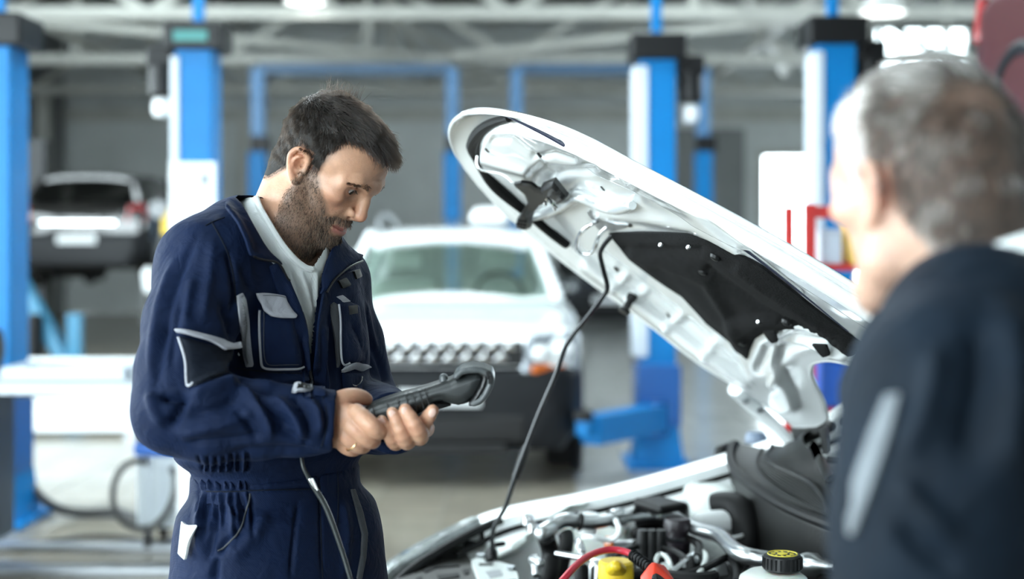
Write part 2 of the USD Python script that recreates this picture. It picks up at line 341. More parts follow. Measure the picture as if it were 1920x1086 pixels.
# roof trusses
def truss(Y, zb, zt, lab):
    t = thing('roof_truss', lab, 'roof truss', kind='structure', loc=(0, Y, zb))
    for z, w in ((zb, .16), (zt, .14)): part(t, 'chord', bx(XL + .26, XR - .01, Y - .09, Y + .09, z - w / 2, z + w / 2, .01), M_steel, world=True)
    xs = np.arange(-9.2, 9.6, 2.3)
    for i in range(len(xs) - 1):
        a, b = (zb, zt) if i % 2 == 0 else (zt, zb)
        part(t, 'diagonal_brace', bar((xs[i], Y, a), (xs[i + 1], Y, b), .1, .1), M_steel, world=True)
    for x in xs[1::2]: part(t, 'upright', bar((x, Y, zb), (x, Y, zt), .12, .12), M_steel, world=True)
truss(18.0, 4.42, 5.85, 'cream steel roof truss nearest the camera, crossing the hall over the white off-roader')
truss(22.6, 4.42, 5.85, 'second cream steel roof truss, midway down the hall')
truss(27.2, 4.42, 5.85, 'farthest cream steel roof truss, close to the back wall')
for k, (a, b, lab) in enumerate([((-7.5, 18.1, 4.46), (-1.5, 22.5, 4.46), 'flat diagonal roof brace over the left bays'), ((-.9, 22.5, 4.46), (4.6, 18.1, 4.46), 'flat diagonal roof brace over the middle bay'),
        ((-4.6, 22.7, 4.46), (2.0, 27.1, 4.46), 'flat diagonal roof brace between the two far trusses'), ((1.9, 14.2, 4.9), (5.2, 27., 4.7), 'long slanting roof brace to the right of the tall lift post')]):
    obj('roof_brace', bar(a, b, .16, .12), M_steel, lab, 'roof brace', kind='structure')
for k, (x, lab) in enumerate([(-6.8, 'left'), (-1.6, 'middle'), (3.9, 'right')]):
    obj('roof_tie', bx(x - .07, x + .07, 13, 29.9, 4.62, 4.74), M_steel, f'{lab} of three long cream roof ties running back to the rear wall', 'roof tie', kind='structure')
# hanging lamps
M_lampw = pm('lamp_housing', (.75, .76, .74), .35)
E_lamp = emit('lamp_glow', (.95, 1., 1.), 9.0)
def hang_lamp(p, lab):
    t = thing('hanging_lamp', lab, 'lamp', 'hall lamps hung from the roof', loc=p)
    part(t, 'shade', lathe([(.03, .30), (.10, .30), (.14, .22), (.25, .02), (.26, 0), (.245, 0), (.13, .2), (.0, .27)]), M_lampw)
    part(t, 'bulb', lathe([(0, 0), (.1, .02), (.12, .08), (.09, .16), (.0, .2)]), E_lamp)
    part(t, 'rod', cyl((0, 0, .29), (0, 0, ZC - p[2]), .012, sides=8), M_steel)
hang_lamp(P(572, 4, 17.5), 'bell-shaped hall lamp at the top edge above the person in coverall')
hang_lamp(P(1655, 25, 16), 'bell-shaped hall lamp glowing above the person in the jacket')
# ================================================================ lifts
M_blue = pm('lift_blue', (.0012, .185, .50), .42, vary=(3., .12), specular_ior_level=.3)
M_blue2 = pm('lift_blue_dark', (.012, .10, .33), .35)
M_black = pm('black_plastic', (.005, .0053, .006), .42, specular_ior_level=.35)
M_rub = pm('rubber', (.008, .008, .0085), .7)
M_white = pm('white_plastic', (.78, .80, .80), .4)
M_pale = pm('pale_finish', (.62, .68, .74), .35)
M_chrome = pm('chrome', (.75, .76, .77), .12, 1.0)
M_galv = pm('galvanised', (.42, .44, .46), .4, .9, vary=(6., .25))
M_grey = pm('mid_grey', (.25, .26, .27), .5)
M_yel = pm('yellow_paint', (.75, .50, .02), .4)
M_red = pm('red_paint', (.52, .035, .03), .38)
M_paper = pm('paper', (.82, .85, .86), .6)
M_ink = pm('print_grey', (.30, .33, .36), .6)
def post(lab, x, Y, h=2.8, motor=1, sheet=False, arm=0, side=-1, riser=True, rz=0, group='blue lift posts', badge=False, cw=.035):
    """side: which flank carries the pale strip painted for window light; motor: which flank carries the motor."""
    t = thing('lift_post', lab, 'car lift post', group, (x, Y, 0), rz)
    w, d = .24, .30
    part(t, 'base_plate', join(bx(-.22, .22, -.28, .28, 0, .03, .005), bx(-.13, .13, -.17, .17, .03, .10, .005)), M_blue)
    part(t, 'gusset', loft([[(-.17, -.2, .03), (.17, -.2, .03), (.17, .2, .03), (-.17, .2, .03)], [(-.121, -.151, .42), (.121, -.151, .42), (.121, .151, .42), (-.121, .151, .42)]]), M_blue)
    part(t, 'column', bx(-w / 2, w / 2, -d / 2, d / 2, .1, h, .015), M_blue)
    if side: part(t, 'side_cover', bx(side * w / 2 - cw, side * w / 2 + cw, -d / 2 - .012, d / 2 - .04, .75, h - .06, .01), M_pale, label='pale strip painted for window light on the flank')  # pale strip paints the window light reflected by the glossy flank
    part(t, 'carriage', bx(-w / 2 - .03, w / 2 + .03, -d / 2 - .05, d / 2, .28, .70, .015), M_blue2)
    if motor:
        part(t, 'head_box', bx(-.19, .19, -.2, .2, h - .02, h + .16, .02), M_black)
        if badge: part(t, 'head_badge', bx(-.12, .10, -.208, -.199, h + .03, h + .1), pm('badge_teal', (.03, .20, .19), .4))
        part(t, 'motor', lathe([(0, 0), (.075, 0), (.085, .02), (.085, .2), (.07, .24), (0, .24)], (motor * .235, -.02, h - .30)), M_black)
        part(t, 'oil_tank', bx(motor * .235 - .09, motor * .235 + .09, -.1, .1, h - .12, h + .02, .02), M_black)
        part(t, 'lamp', lathe([(0, 0), (.05, .01), (.062, .06), (.05, .12), (0, .13)], (motor * .23, -.05, h - .45)), M_white, label='round white tank under the motor')
    if riser: part(t, 'cable_riser', bx(-.035, .035, -.03, .03, h + (.16 if motor else -.01), 4.62, .005), M_blue)
    if arm:
        a = part(t, 'swing_arm', join(bar((0, -.16, .34), (arm * .50, -.80, .34), .15, .19, .01), bar((arm * .46, -.76, .36), (arm * .56, -.88, .36), .1, .1, .01)), M_blue)
        part(a, 'arm_pad', cyl((arm * .55, -.87, .41), (arm * .55, -.87, .47), .06), M_rub)
        part(t, 'arm_hinge', cyl((arm * .02, -.16, .22), (arm * .02, -.16, .46), .09), M_blue2)
    if sheet:
        s = part(t, 'sheet_holder', bx(-.15, .15, -d / 2 - .03, -d / 2 - .013, 1.62, 2.05, .006), M_paper, label='white notice in a frame')
        for i in range(6): part(s, 'print_line', bx(-.11, .02 + .012 * (i * 7 % 5), -d / 2 - .032, -d / 2 - .0301, 1.68 + i * .045, 1.695 + i * .045), M_ink, smooth=False)
        part(s, 'print_block', bx(.05, .11, -d / 2 - .032, -d / 2 - .0301, 1.90, 1.98), M_ink, smooth=False)
    return t
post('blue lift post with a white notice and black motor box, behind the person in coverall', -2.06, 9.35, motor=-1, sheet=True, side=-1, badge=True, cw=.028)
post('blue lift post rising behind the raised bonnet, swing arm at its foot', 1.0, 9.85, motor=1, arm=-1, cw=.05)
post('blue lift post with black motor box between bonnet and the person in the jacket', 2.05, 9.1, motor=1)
p1 = post('large blue lift post with stickers at the left edge of the photo', -2.835, 7.85, h=2.62, motor=-1, side=0)
st = part(p1, 'sticker', bx(-.10, -.005, -.152, -.1502, 1.18, 1.40), M_paper, label='white sticker with a yellow sign')
part(st, 'warning_sign', placed(ext([(-.03, -.025), (.03, -.025), (0, .03)], .001), (-.052, -.1525, 1.31), (1, 0, 0), (0, 0, 1), (0, -1, 0)), M_yel)
part(p1, 'sticker', bx(-.10, -.02, -.152, -.1502, .98, 1.14), pm('pale_blue_print', (.45, .62, .74), .5), label='pale blue sticker')
part(p1, 'sticker', placed(ext(Point(0, 0).buffer(.035), .001), (-.085, -.1502, 1.97), (1, 0, 0), (0, 0, 1), (0, -1, 0)), M_paper, label='small round white sticker')
part(p1, 'caution_text', bx(-.1, -.03, -.152, -.1502, 1.45, 1.75), M_blue2)
for x0, x1, lab in ((-3.92, -.92, 'left'), (.07, 2.95, 'right')):
    t = thing('gantry_lift', f'tall blue two-post lift with overhead beam far back, the {lab} one of the pair', 'car lift', loc=((x0 + x1) / 2, 22, 0))
    for x in (x0, x1):
        c = part(t, 'post', bx(x - .1, x + .1, 21.87, 22.13, 0, 4.2, .01), pm('faded_blue', (.09, .22, .42), .4), world=True)
        part(c, 'carriage', join(bx(x - .13, x + .13, 21.8, 22.1, 1.85, 2.9, .01)), M_blue, world=True)
        part(c, 'carriage_head', bx(x - .1, x + .19, 21.82, 22.1, 2.9, 3.15, .01), M_black, world=True)
        part(c, 'foot', bx(x - .2, x + .2, 21.7, 22.3, 0, .05, .01), M_blue, world=True)
    part(t, 'overhead_beam', bx(x0, x1, 21.92, 22.08, 4.1, 4.28, .01), pm('beam_dark_blue', (.05, .11, .20), .4), world=True)

# ================================================================ cars in the background
M_glass = pane('car_glass', (.86, .92, .89), .10)
M_tint = pane('tinted_glass', (.22, .24, .24), .05)
M_cabin = pm('cabin_grey', (.34, .36, .34), .8)
M_lamp = pm('lamp_clear', (.42, .46, .50), .10, .5, coat_weight=1.0)
M_orange = pm('indicator_orange', (.75, .17, .02), .25)
M_tail = pm('tail_red', (.34, .008, .012), .25, coat_weight=1.0)
def rsec(w, z0, z1, y, tuck=.12, n=9, crown=.03):
    """Half-width w, a rounded car section at y."""
    pts = [(-w * .86, z0), (w * .86, z0), (w, z0 + .18), (w, z1 - tuck)]
    a = np.linspace(0, np.pi / 2, 6)[1:]
    pts += [(w - tuck * 1.2 + tuck * 1.2 * math.cos(t), z1 - tuck + tuck * math.sin(t)) for t in a]
    pts += [(x * (w - tuck * 1.2), z1 + crown * (1 - x * x)) for x in np.linspace(.7, -.7, 5)]
    pts += [(-(w - tuck * 1.2) - tuck * 1.2 * math.sin(t), z1 - tuck + tuck * math.cos(t)) for t in np.linspace(0, np.pi / 2, 6)[:-1]]
    pts += [(-w, z1 - tuck), (-w, z0 + .18)]
    return np.array([(x, y, z) for x, z in pts])
def car(name, lab, cat, loc, rotz, paint, trim, L=4.3, W=1.82, hz=1.0, bz=1.10, rz=1.66, gz=.24, grille='bars', glass=None, rails=False, hatch=False, wr=.345, group=None, badge=None):
    t = thing(name, lab, cat, group, loc, rotz); h, y0, y1 = W / 2, -L / 2, L / 2; glass = glass or M_glass
    secs = [(y0 + .02, h * .80, .40, hz - .14), (y0 + .10, h * .93, .36, hz - .06), (y0 + .35, h * .985, gz, hz - .01), (y0 + 1.0, h, gz, hz + .04), (y0 + 1.15, h, gz, bz), (0, h, gz, bz + .02), (y1 - .4, h, gz, bz + .03), (y1 - .08, h * .95, .38, bz), (y1, h * .88, .45, bz - .1)]
    part(t, 'body', loft([rsec(w, a, b, y) for y, w, a, b in secs]), paint, smooth=50)
    part(t, 'bumper', loft([rsec(w, a, b, y, .05, crown=0) for y, w, a, b in [(y0 - .03, h * .74, .30, .70), (y0 + .01, h * .90, .22, .74), (y0 + .18, h * 1.0, .2, .74), (y0 + .5, h * 1.005, .2, .66)]]), trim, smooth=50)
    part(t, 'bumper', loft([rsec(w, a, b, y, .05, crown=0) for y, w, a, b in [(y1 - .5, h * 1.005, .24, .62), (y1 - .1, h * 1.0, .24, .72), (y1 + .04, h * .9, .28, .72), (y1 + .07, h * .8, .33, .68)]]), trim, smooth=50)
    for s in (-1, 1): part(t, 'sill', bx(s * h - .02, s * h + .02, y0 + 1.0, y1 - 1.05, gz - .04, gz + .16, .01), trim)
    # cabin
    A, B = y0 + 1.08, y0 + 1.75; C, D = y1 - (.62 if not hatch else .5), y1 - (.16 if not hatch else .1)
    wb, wt = h * .86, h * .66; rb = rz - .06
    zb = bz + .02
    def rs(y, k, o):
        x = np.linspace(-1, 1, 15); up = np.stack([wt * k * x * 1.02, np.full(15, y), rz + o - .045 * np.abs(x) ** 3], 1); lo = up[::-1] * 1.0; lo[:, 2] -= .05; lo[:, 0] *= .97
        return np.vstack([up, lo])
    part(t, 'roof', loft([rs(y, k, o) for y, k, o in [(B - .16, .96, -.075), (B - .1, .98, -.045), (B + .1, 1.0, -.01), ((B + C) / 2, 1.03, .015), (C - .1, 1.0, -.005), (C + .12, .96, -.05)]]), paint, smooth=50)
    def quad(p, n=6, bulge=0.03, out=(0, 0, 0), th=.006):
        p = np.array(p, float); u = np.linspace(0, 1, n)[:, None, None]; v = np.linspace(0, 1, n)[None, :, None]
        G = (p[0] * (1 - u) + p[1] * u) * (1 - v) + (p[3] * (1 - u) + p[2] * u) * v; G = G + np.array(out) * bulge * 4 * (u * (1 - u))
        return gridmesh(G, th)
    part(t, 'windscreen', quad([(-wb * .97, A, zb), (wb * .97, A, zb), (wt * .95, B, rb), (-wt * .95, B, rb)], out=(0, -1, 0), bulge=.08), glass, smooth=True)
    part(t, 'rear_window', quad([(wb * .9, D, zb + .02), (-wb * .9, D, zb + .02), (-wt * .92, C, rb), (wt * .92, C, rb)], out=(0, 1, 0)), glass, smooth=True)
    for s in (-1, 1):
        ym = (A + D) / 2 + .12
        for q0, q1, r0, r1 in ((A + .15, ym, B + .03, ym), (ym + .07, D - .3, ym + .07, C - .02)):
            q = [(s * wb, q0, zb), (s * wb, q1, zb), (s * wt, r1, rb), (s * wt, r0, rb)]
            part(t, 'side_window', quad(q if s > 0 else [q[1], q[0], q[3], q[2]]), glass, smooth=True)
        for a, b in (((s * wb, A, zb), (s * wt, B, rb)), ((s * wb, ym + .035, zb), (s * wt, ym + .035, rb)), ((s * wb * .97, D - .05, zb), (s * wt, C, rb))):
            part(t, 'pillar', bar(a, b, .075, .06, .01), paint)
        m = part(t, 'mirror', hull([(s * (h + .05), A + .28, bz + .10), (s * (h + .16), A + .30, bz + .10), (s * (h + .14), A + .3, bz + .2), (s * (h + .06), A + .28, bz + .19)], .035), trim)
        part(m, 'mirror_arm', bar((s * (h - .05), A + .3, bz), (s * (h + .07), A + .3, bz + .1), .05, .04), trim)
        for yw in (y0 + .82, y1 - .80):
            w = part(t, 'tyre', lathe([(wr * .62, -.1), (wr * .93, -.105), (wr, -.08), (wr, .08), (wr * .93, .105), (wr * .62, .1)], (s * (h - .115), yw, wr), (s, 0, 0), 32), M_rub)
            spokes = [bar((s * (h - .03), yw, wr), (s * (h - .025), yw + wr * .6 * math.cos(k), wr + wr * .6 * math.sin(k)), .05, .03, up=(1, 0, 0)) for k in np.arange(5) * 2 * np.pi / 5]
            part(w, 'wheel_rim', join(lathe([(wr * .64, -.09), (wr * .64, .06), (wr * .56, .06), (wr * .54, -.06), (0, -.06)], (s * (h - .115), yw, wr), (s, 0, 0), 32), *spokes), M_galv)
            part(t, 'wheel_arch', torus((s * (h - .02), yw, wr + .02), (1, 0, 0), wr + .055, .04), trim)
        part(t, 'headlight', hull([(s * h * .60, y0 + .01, hz - .27), (s * h * .93, y0 + .14, hz - .25), (s * h * .94, y0 + .2, hz - .08), (s * h * .64, y0 + .05, hz - .09)], .04), M_lamp)
        for bxx in (.70, .84): part(t, 'lamp_bulb', hull([(s * h * bxx, y0 - .02 + (bxx - .7) * .5, hz - .17)], .055, 14), M_white)
        part(t, 'indicator', hull([(s * h * .66, y0 - .005, hz - .27), (s * h * .84, y0 + .07, hz - .26)], .03), M_orange)
        part(t, 'tail_light', hull([(s * h * .72, y1 - .02, bz - .22), (s * h * .95, y1 - .12, bz - .2), (s * h * .93, y1 - .12, bz - .02), (s * h * .76, y1 - .03, bz - .04)], .03), M_tail)
        if rails: part(t, 'roof_rail', sweep([(s * wt * .93, B + .1, rz - .02), (s * wt * .95, B + .2, rz + .05), (s * wt * .95, C - .2, rz + .05), (s * wt * .93, C - .05, rz - .02)], .018, 8), M_galv)
    g = part(t, 'grille', bx(-h * .58, h * .58, y0 - .012, y0 + .03, hz - .25, hz - .09, .01), M_black)
    if grille == 'scales':
        for r in range(2):
            for k in range(9): part(g, 'grille_cell', hull([(-h * .52 + (k + .5 * r) * h * .118 - .035, y0 - .02, hz - .205 + r * .07), (-h * .52 + (k + .5 * r) * h * .118 + .035, y0 - .02, hz - .205 + r * .07), (-h * .52 + (k + .5 * r) * h * .118, y0 - .024, hz - .175 + r * .07)], .012, 8), M_chrome)
    else:
        for r in range(4): part(g, 'grille_bar', bx(-h * .56, h * .56, y0 - .02, y0 - .01, hz - .235 + r * .035, hz - .222 + r * .035), M_grey)
    for yy, s in ((y0 - .045, -1), (y1 + .075, 1)):
        p = part(t, 'number_plate', bx(-.26, .26, min(yy, yy + s * .012), max(yy, yy + s * .012), .50 if s < 0 else .78 - .2, .61 if s < 0 else .69, .004), M_paper)
    part(t, 'bumper_intake', bx(-h * .6, h * .6, y0 - .04, y0 + .05, .27, .44, .02), M_black)
    part(t, 'tailgate_trim', bx(-.5, .5, y1 + .0, y1 + .03, bz - .27, bz - .22, .008), M_chrome)
    # interior
    part(t, 'dashboard', hull([(-wb * .85, A + .25, zb - .05), (wb * .85, A + .25, zb - .05), (-wb * .85, A + .55, zb - .06), (wb * .85, A + .55, zb - .06)], .07, 8), M_cabin)
    for s in (-1, 1):
        q = part(t, 'seat', join(hull([(s * .36 - .2, -.15, .72), (s * .36 + .2, -.15, .72), (s * .36 - .2, -.02, 1.18), (s * .36 + .2, -.02, 1.18)], .07, 8)), M_cabin)
        part(q, 'headrest', hull([(s * .36 - .09, -.0, 1.36), (s * .36 + .09, 0, 1.36), (s * .36 + .09, .01, 1.44), (s * .36 - .09, .01, 1.44)], .05, 8), M_cabin)
    part(t, 'steering_wheel', torus((.36, A + .72, zb + .02), (0, -.9, .5), .18, .016), M_black)
    return t
M_wpaint = pm('white_car_paint', (.80, .83, .83), .22, coat_weight=1.0, coat_roughness=.04)
M_bump = pm('bumper_plastic', (.007, .0085, .011), .45, specular_ior_level=.3)
suv = car('off_roader', 'white off-roader with black bumper parked facing the camera behind the person in coverall', 'car', (-.455, 11.15, 0), 0, M_wpaint, M_bump, grille='scales', rails=True)
part(suv, 'skid_plate', bx(-.42, .42, -2.21, -2.1, .2, .27, .01), M_black)
part(suv, 'roof_beacon', hull([(.18, -.25, 1.72), (.38, -.25, 1.72), (.38, .0, 1.76), (.2, .0, 1.76)], .05, 10), M_white)
M_bpaint = pm('black_car_paint', (.012, .011, .011), .15, coat_weight=1.0)
car('black_estate', 'black car raised on a lift at the left, tail lights towards the camera', 'car', (-5.72, 20.9, .92), 180, M_bpaint, M_bump, W=1.78, rz=1.55, hatch=True, glass=M_tint)
car('dark_saloon', 'dark car standing far back right of the white off-roader', 'car', (1.6, 25.8, 0), 0, pm('charcoal_car_paint', (.03, .035, .045), .2, coat_weight=1.0), M_bump, W=1.78, rz=1.46, hz=.92, bz=.98, glass=M_tint)
M_rpaint = pm('red_car_paint', (.05, .003, .005), .5)
car('red_hatchback', 'dark red car raised on a lift at the upper right edge', 'car', (3.17, 5.3, 1.66), 0, M_rpaint, M_bump, L=3.9, W=1.74, rz=1.52, hatch=True, glass=pane('black_glass', (.02, .02, .02), .03))
# supports of the raised cars
for x, lab in ((-4.62, 'right of'), (-6.85, 'left of')):
    t = thing('lift_column', f'dark steel lift column {lab} the raised black car', 'car lift post', loc=(x, 20.6, 0)); s = 1 if x > -5.7 else -1
    part(t, 'column', bx(-.13, .13, -.15, .15, 0, 3.0, .01), pm('dark_machine', (.05, .052, .055), .5))
    part(t, 'swing_arm', bar((0, -.1, 1.06), (-s * .78, .5, 1.06), .12, .12, .01), M_black); part(t, 'base_plate', bx(-.25, .25, -.3, .3, 0, .03), M_black)
    part(t, 'carriage', bx(-.16, .16, -.19, .16, .95, 1.5, .01), M_galv)
for x, lab in ((2.03, 'left'), (4.33, 'right')):
    t = thing('lift_column', f'blue lift column on the {lab} side of the raised red car', 'car lift post', loc=(x, 4.9, 0)); s = -1 if x < 3 else 1
    part(t, 'column', bx(-.12, .12, -.15, .15, 0, 2.6, .01), M_blue); part(t, 'base_plate', bx(-.2, .2, -.3, .3, 0, .03), M_blue)
    part(t, 'swing_arm', bar((0, -.1, 1.79), (-s * .55, .45, 1.79), .12, .12, .01), M_blue)

# ================================================================ left side: bench, machines, hoses
b = thing('workbench', 'long steel-topped workbench with a dark blue drawer cabinet under it at the left edge', 'workbench', loc=(-2.35, 6.75, 0))
part(b, 'bench_top', bx(-.75, .92, -.35, .25, .865, .91, .006), pm('bench_steel', (.26, .29, .31), .5))
part(b, 'top_edge', bx(-.75, .92, -.362, -.351, .855, .90, .003), M_pale)
for x in (-.7, .87):
    for y in (-.3, .2): part(b, 'leg', bx(x - .035, x + .035, y - .025, y + .025, 0, .864), M_white)
part(b, 'rear_rail', bx(-.67, .83, .185, .215, .78, .84), M_galv)
c0 = (-.45, -.13)
part(b, 'cabinet_body', bx(-.67, -.12, -.39, .12, .10, .84, .012), pm('cabinet_navy', (.004, .03, .075), .4))
part(b, 'cabinet_side', bx(-.119, -.05, -.38, .12, .14, .84, .01), pm('cabinet_grey', (.08, .11, .15), .4))
for k in range(4):
    d = part(b, 'drawer', bx(-.65, -.14, -.405, -.391, .16 + k * .17, .31 + k * .17, .005), pm('cabinet_navy2', (.006, .04, .10), .4)); part(d, 'handle', bx(-.60, -.19, -.42, -.406, .28 + k * .17, .295 + k * .17, .004), M_galv)
for x, y in ((-.19, -.33), (-.19, .07), (-.6, .07), (-.6, -.33)): part(b, 'castor', cyl((x - .02, y, .05), (x + .02, y, .05), .05), M_rub)
t = thing('spare_tyre', 'black tyre standing in front of the blue drawer cabinet at the bottom left', 'tyre', loc=(-2.40, 6.02, 0))
part(t, 'tyre', lathe([(.2, -.09), (.29, -.1), (.33, -.07), (.335, 0), (.33, .07), (.29, .1), (.2, .09)], (0, 0, .336), (.96, .28, 0), 40), M_rub)
part(t, 'rim', lathe([(.205, -.08), (.205, .08), (.17, .06), (.16, -.02), (0, -.02)], (0, 0, .336), (.96, .28, 0), 40), M_grey)
a = thing('gas_analyser', 'boxy test machine with bright blue trims on a white trolley behind the person in coverall', 'test machine', loc=(-1.66, 7.22, 0))
part(a, 'trolley_body', bx(-.20, .2, -.18, .22, .12, .48, .02), pm('trolley_white', (.62, .68, .72), .4))
part(a, 'trim', bx(-.21, .22, -.2, .24, .481, .55, .015), pm('bright_blue', (.01, .15, .62), .35))
part(a, 'screen_housing', bx(-.20, .21, -.19, .23, .551, .80, .012), pm('housing_dark', (.045, .045, .045), .5))
part(a, 'trim', bx(-.22, .22, -.2, .24, .801, .85, .012), MATS['bright_blue'])
part(a, 'top_tray', bx(-.15, .2, -.15, .2, .851, .875, .01), M_red)
for i in range(5): part(a, 'vent_rib', bx(-.14 + i * .06, -.12 + i * .06, -.187, -.18, .18, .44, .002), M_pale)
for x in (-.15, .16):
    for y in (-.13, .17):
        w = part(a, 'castor', cyl((x - .015, y, .05), (x + .015, y, .05), .05), M_rub); part(w, 'fork', bx(x - .025, x + .025, y - .02, y + .02, .05, .119), M_chrome)
M_hose = pm('grey_hose', (.07, .07, .068), .55)
obj('analyser_hose', sweep([(-1.80, 7.02, .45), (-1.93, 6.96, .40), (-1.92, 6.94, .2), (-1.78, 6.95, .14), (-1.66, 6.95, .28), (-1.68, 7.02, .42)], .016), M_hose, 'looped grey hose hanging off the trolley machine', 'hose')
obj('floor_hose', sweep([(-2.95, 8.4, .9), (-2.86, 8.2, .35), (-2.5, 7.9, .05), (-2.2, 7.9, .035), (-2.0, 7.7, .035), (-1.7, 7.9, .035), (-1.1, 8.6, .035)], .028), M_hose, 'thick grey exhaust hose lying across the tiled floor', 'hose')
obj('floor_cable', sweep([(-2.4, 7.2, .012), (-2.0, 7.35, .012), (-1.75, 7.2, .012), (-1.5, 7.6, .012)], .011), M_black, 'thin black cable on the floor beside the trolley', 'cable')
for Y, lab in ((7.10, 'farther'), (6.60, 'nearer')): obj('floor_rail', bx(-3.6, -1.0, Y - .05, Y + .05, .001, .035, .008), M_galv, f'{lab} of two steel rails across the floor at the lower left', 'rail')
t = thing('bench_grinder', 'brown and black bench grinder with a white lamp head on the left bench end', 'grinder', loc=(-2.60, 6.75, .911))
part(t, 'foot', bx(-.1, .12, -.1, .1, 0, .03, .006), M_blue); part(t, 'motor', cyl((-.11, 0, .12), (.12, 0, .12), .075), pm('brown_cast', (.10, .055, .03), .6)); part(t, 'stem', bx(-.05, .05, -.05, .05, .03, .1), M_black)
for x in (-.13, .14): part(t, 'wheel_guard', cyl((x - .02, 0, .12), (x + .02, 0, .12), .1), M_black)
part(t, 'lamp_head', hull([(-.06, -.02, .25), (.08, -.02, .25), (.05, 0, .29)], .045), M_white)
t = thing('tool_tray', 'flat tray of small parts on the workbench', 'tray', loc=(-2.05, 6.72, .911))
part(t, 'tray', join(bx(-.3, .28, -.2, .2, 0, .01), bx(-.3, -.29, -.2, .2, .01, .05), bx(.27, .28, -.2, .2, .01, .05), bx(-.3, .28, -.2, -.19, .01, .05), bx(-.3, .28, .19, .2, .01, .05)), M_pale)
for i in range(9): 
    x, y = -.24 + i * .057, ((i * 37) % 13 - 6) * .022
    part(t, 'spanner', bar((x, y - .06, .02), (x + .03, y + .06, .02), .016, .012, .003), M_chrome)
t = thing('transmission_jack', 'slanting blue jack frame under the raised black car', 'jack', loc=(-4.1, 12.6, 0))
part(t, 'beam', bar((-.35, 0, 1.35), (.25, -.1, .35), .12, .12, .01), pm('jack_blue', (.02, .16, .28), .4)); part(t, 'post', bx(.2, .32, -.15, -.05, .05, .9), MATS['jack_blue'])
part(t, 'base', bx(-.4, .4, -.3, .2, .03, .09, .01), MATS['jack_blue']); part(t, 'head', hull([(-.4, 0, 1.35), (-.38, 0, 1.55)], .1), M_white); part(t, 'pump', cyl((-.1, -.15, .09), (-.1, -.15, .9), .09), M_black)
for x in (-.3, .3): part(t, 'castor', cyl((x - .02, -.2, .035), (x + .02, -.2, .035), .035), M_rub)
t = thing('wheel_stand', 'black lift machinery with a yellow tag beside the white notice', 'machine', loc=(-3.35, 14.0, 0))
part(t, 'cabinet', bx(-.2, .22, -.2, .2, 0, 1.1, .02), M_black); part(t, 'pillar', bx(-.1, .1, -.1, .1, 1.1, 1.75, .02), pm('dark_machine2', (.04, .042, .045), .5))
part(t, 'yellow_tag', bx(-.07, .02, -.12, -.101, 1.6, 1.86, .01), M_yel); part(t, 'gauge', cyl((-.1, -.12, 1.85), (-.1, -.15, 1.85), .09), M_grey); part(t, 'side_lamp', hull([(-.16, -.25, 1.22), (-.14, -.25, 1.08)], .07), M_white)
t = thing('low_screen', 'white screen added for the sunlit floor beyond the workbench', 'screen', loc=(-3.4, 11.2, 0))  # upright white panel put in as the bright patch of sunlit floor
part(t, 'panel', bx(-1.0, .62, -.02, .02, .04, .62, .01), M_paper); part(t, 'foot', bx(-.8, -.7, -.2, .2, 0, .039), M_galv); part(t, 'foot', bx(.4, .5, -.2, .2, 0, .039), M_galv)
t = thing('box_cabinet', 'pale grey cabinet standing under the raised black car', 'cabinet', loc=(-5.7, 25.5, 0))
part(t, 'body', bx(-.85, .75, -.4, .4, .05, 1.35, .02), pm('pale_grey', (.50, .53, .53), .5)); part(t, 'plinth', bx(-.8, .7, -.35, .35, 0, .049), M_black)
for x in (-.45, .35): part(t, 'door', bx(x - .38, x + .38, -.415, -.401, .1, 1.3, .005), MATS['pale_grey'])

# ================================================================ right side: red rack
r = thing('red_rack', 'red steel rack of parts boxes behind the bonnet hinge', 'rack', loc=(1.50, 6.1, 0))
for x in (-.27, .30):
    for y in (-.22, .22): part(r, 'upright', bx(x - .022, x + .022, y - .022, y + .022, 0, 1.70), M_red)
for z in (.12, .82, 1.13, 1.42): part(r, 'shelf', bx(-.25, .28, -.2, .2, z, z + .03, .004), M_red)
for z in (1.64,): part(r, 'top_rail', bx(-.27, .3, -.235, -.2, z, z + .05), M_red)
def crate(x, z, w, h, m, lab, cat='box', y=-.08):
    t = thing('parts_box', lab, cat, loc=(1.50 + x, 6.1 + y, z)); part(t, 'box', bx(-w / 2, w / 2, -.09, .09, 0, h, .006), m); part(t, 'lid', bx(-w / 2 - .003, w / 2 + .003, -.093, .093, h, h + .015, .004), m)
M_bb = pm('bin_blue', (.01, .09, .42), .4)
crate(-.17, 1.4505, .09, .13, M_pale, 'pale lilac box on the top shelf of the red rack'); crate(-.04, 1.4505, .09, .15, M_yel, 'yellow box on the top shelf of the red rack'); crate(.14, 1.4505, .18, .11, M_bb, 'blue box at the right end of the top shelf of the red rack')
crate(-.1, 1.1605, .24, .13, M_bb, 'wide blue box on the second shelf of the red rack'); crate(.16, 1.1605, .14, .16, M_yel, 'yellow box on the second shelf of the red rack')
crate(-.06, .8505, .30, .19, M_bb, 'large blue bin on the third shelf of the red rack'); crate(.19, .8505, .12, .1, pm('brown_card', (.16, .08, .04), .7), 'brown carton on the third shelf of the red rack')
crate(-.05, .1505, .36, .40, M_bb, 'big blue bin on the bottom shelf of the red rack'); crate(.2, .1505, .1, .3, M_white, 'white canister on the bottom shelf of the red rack')
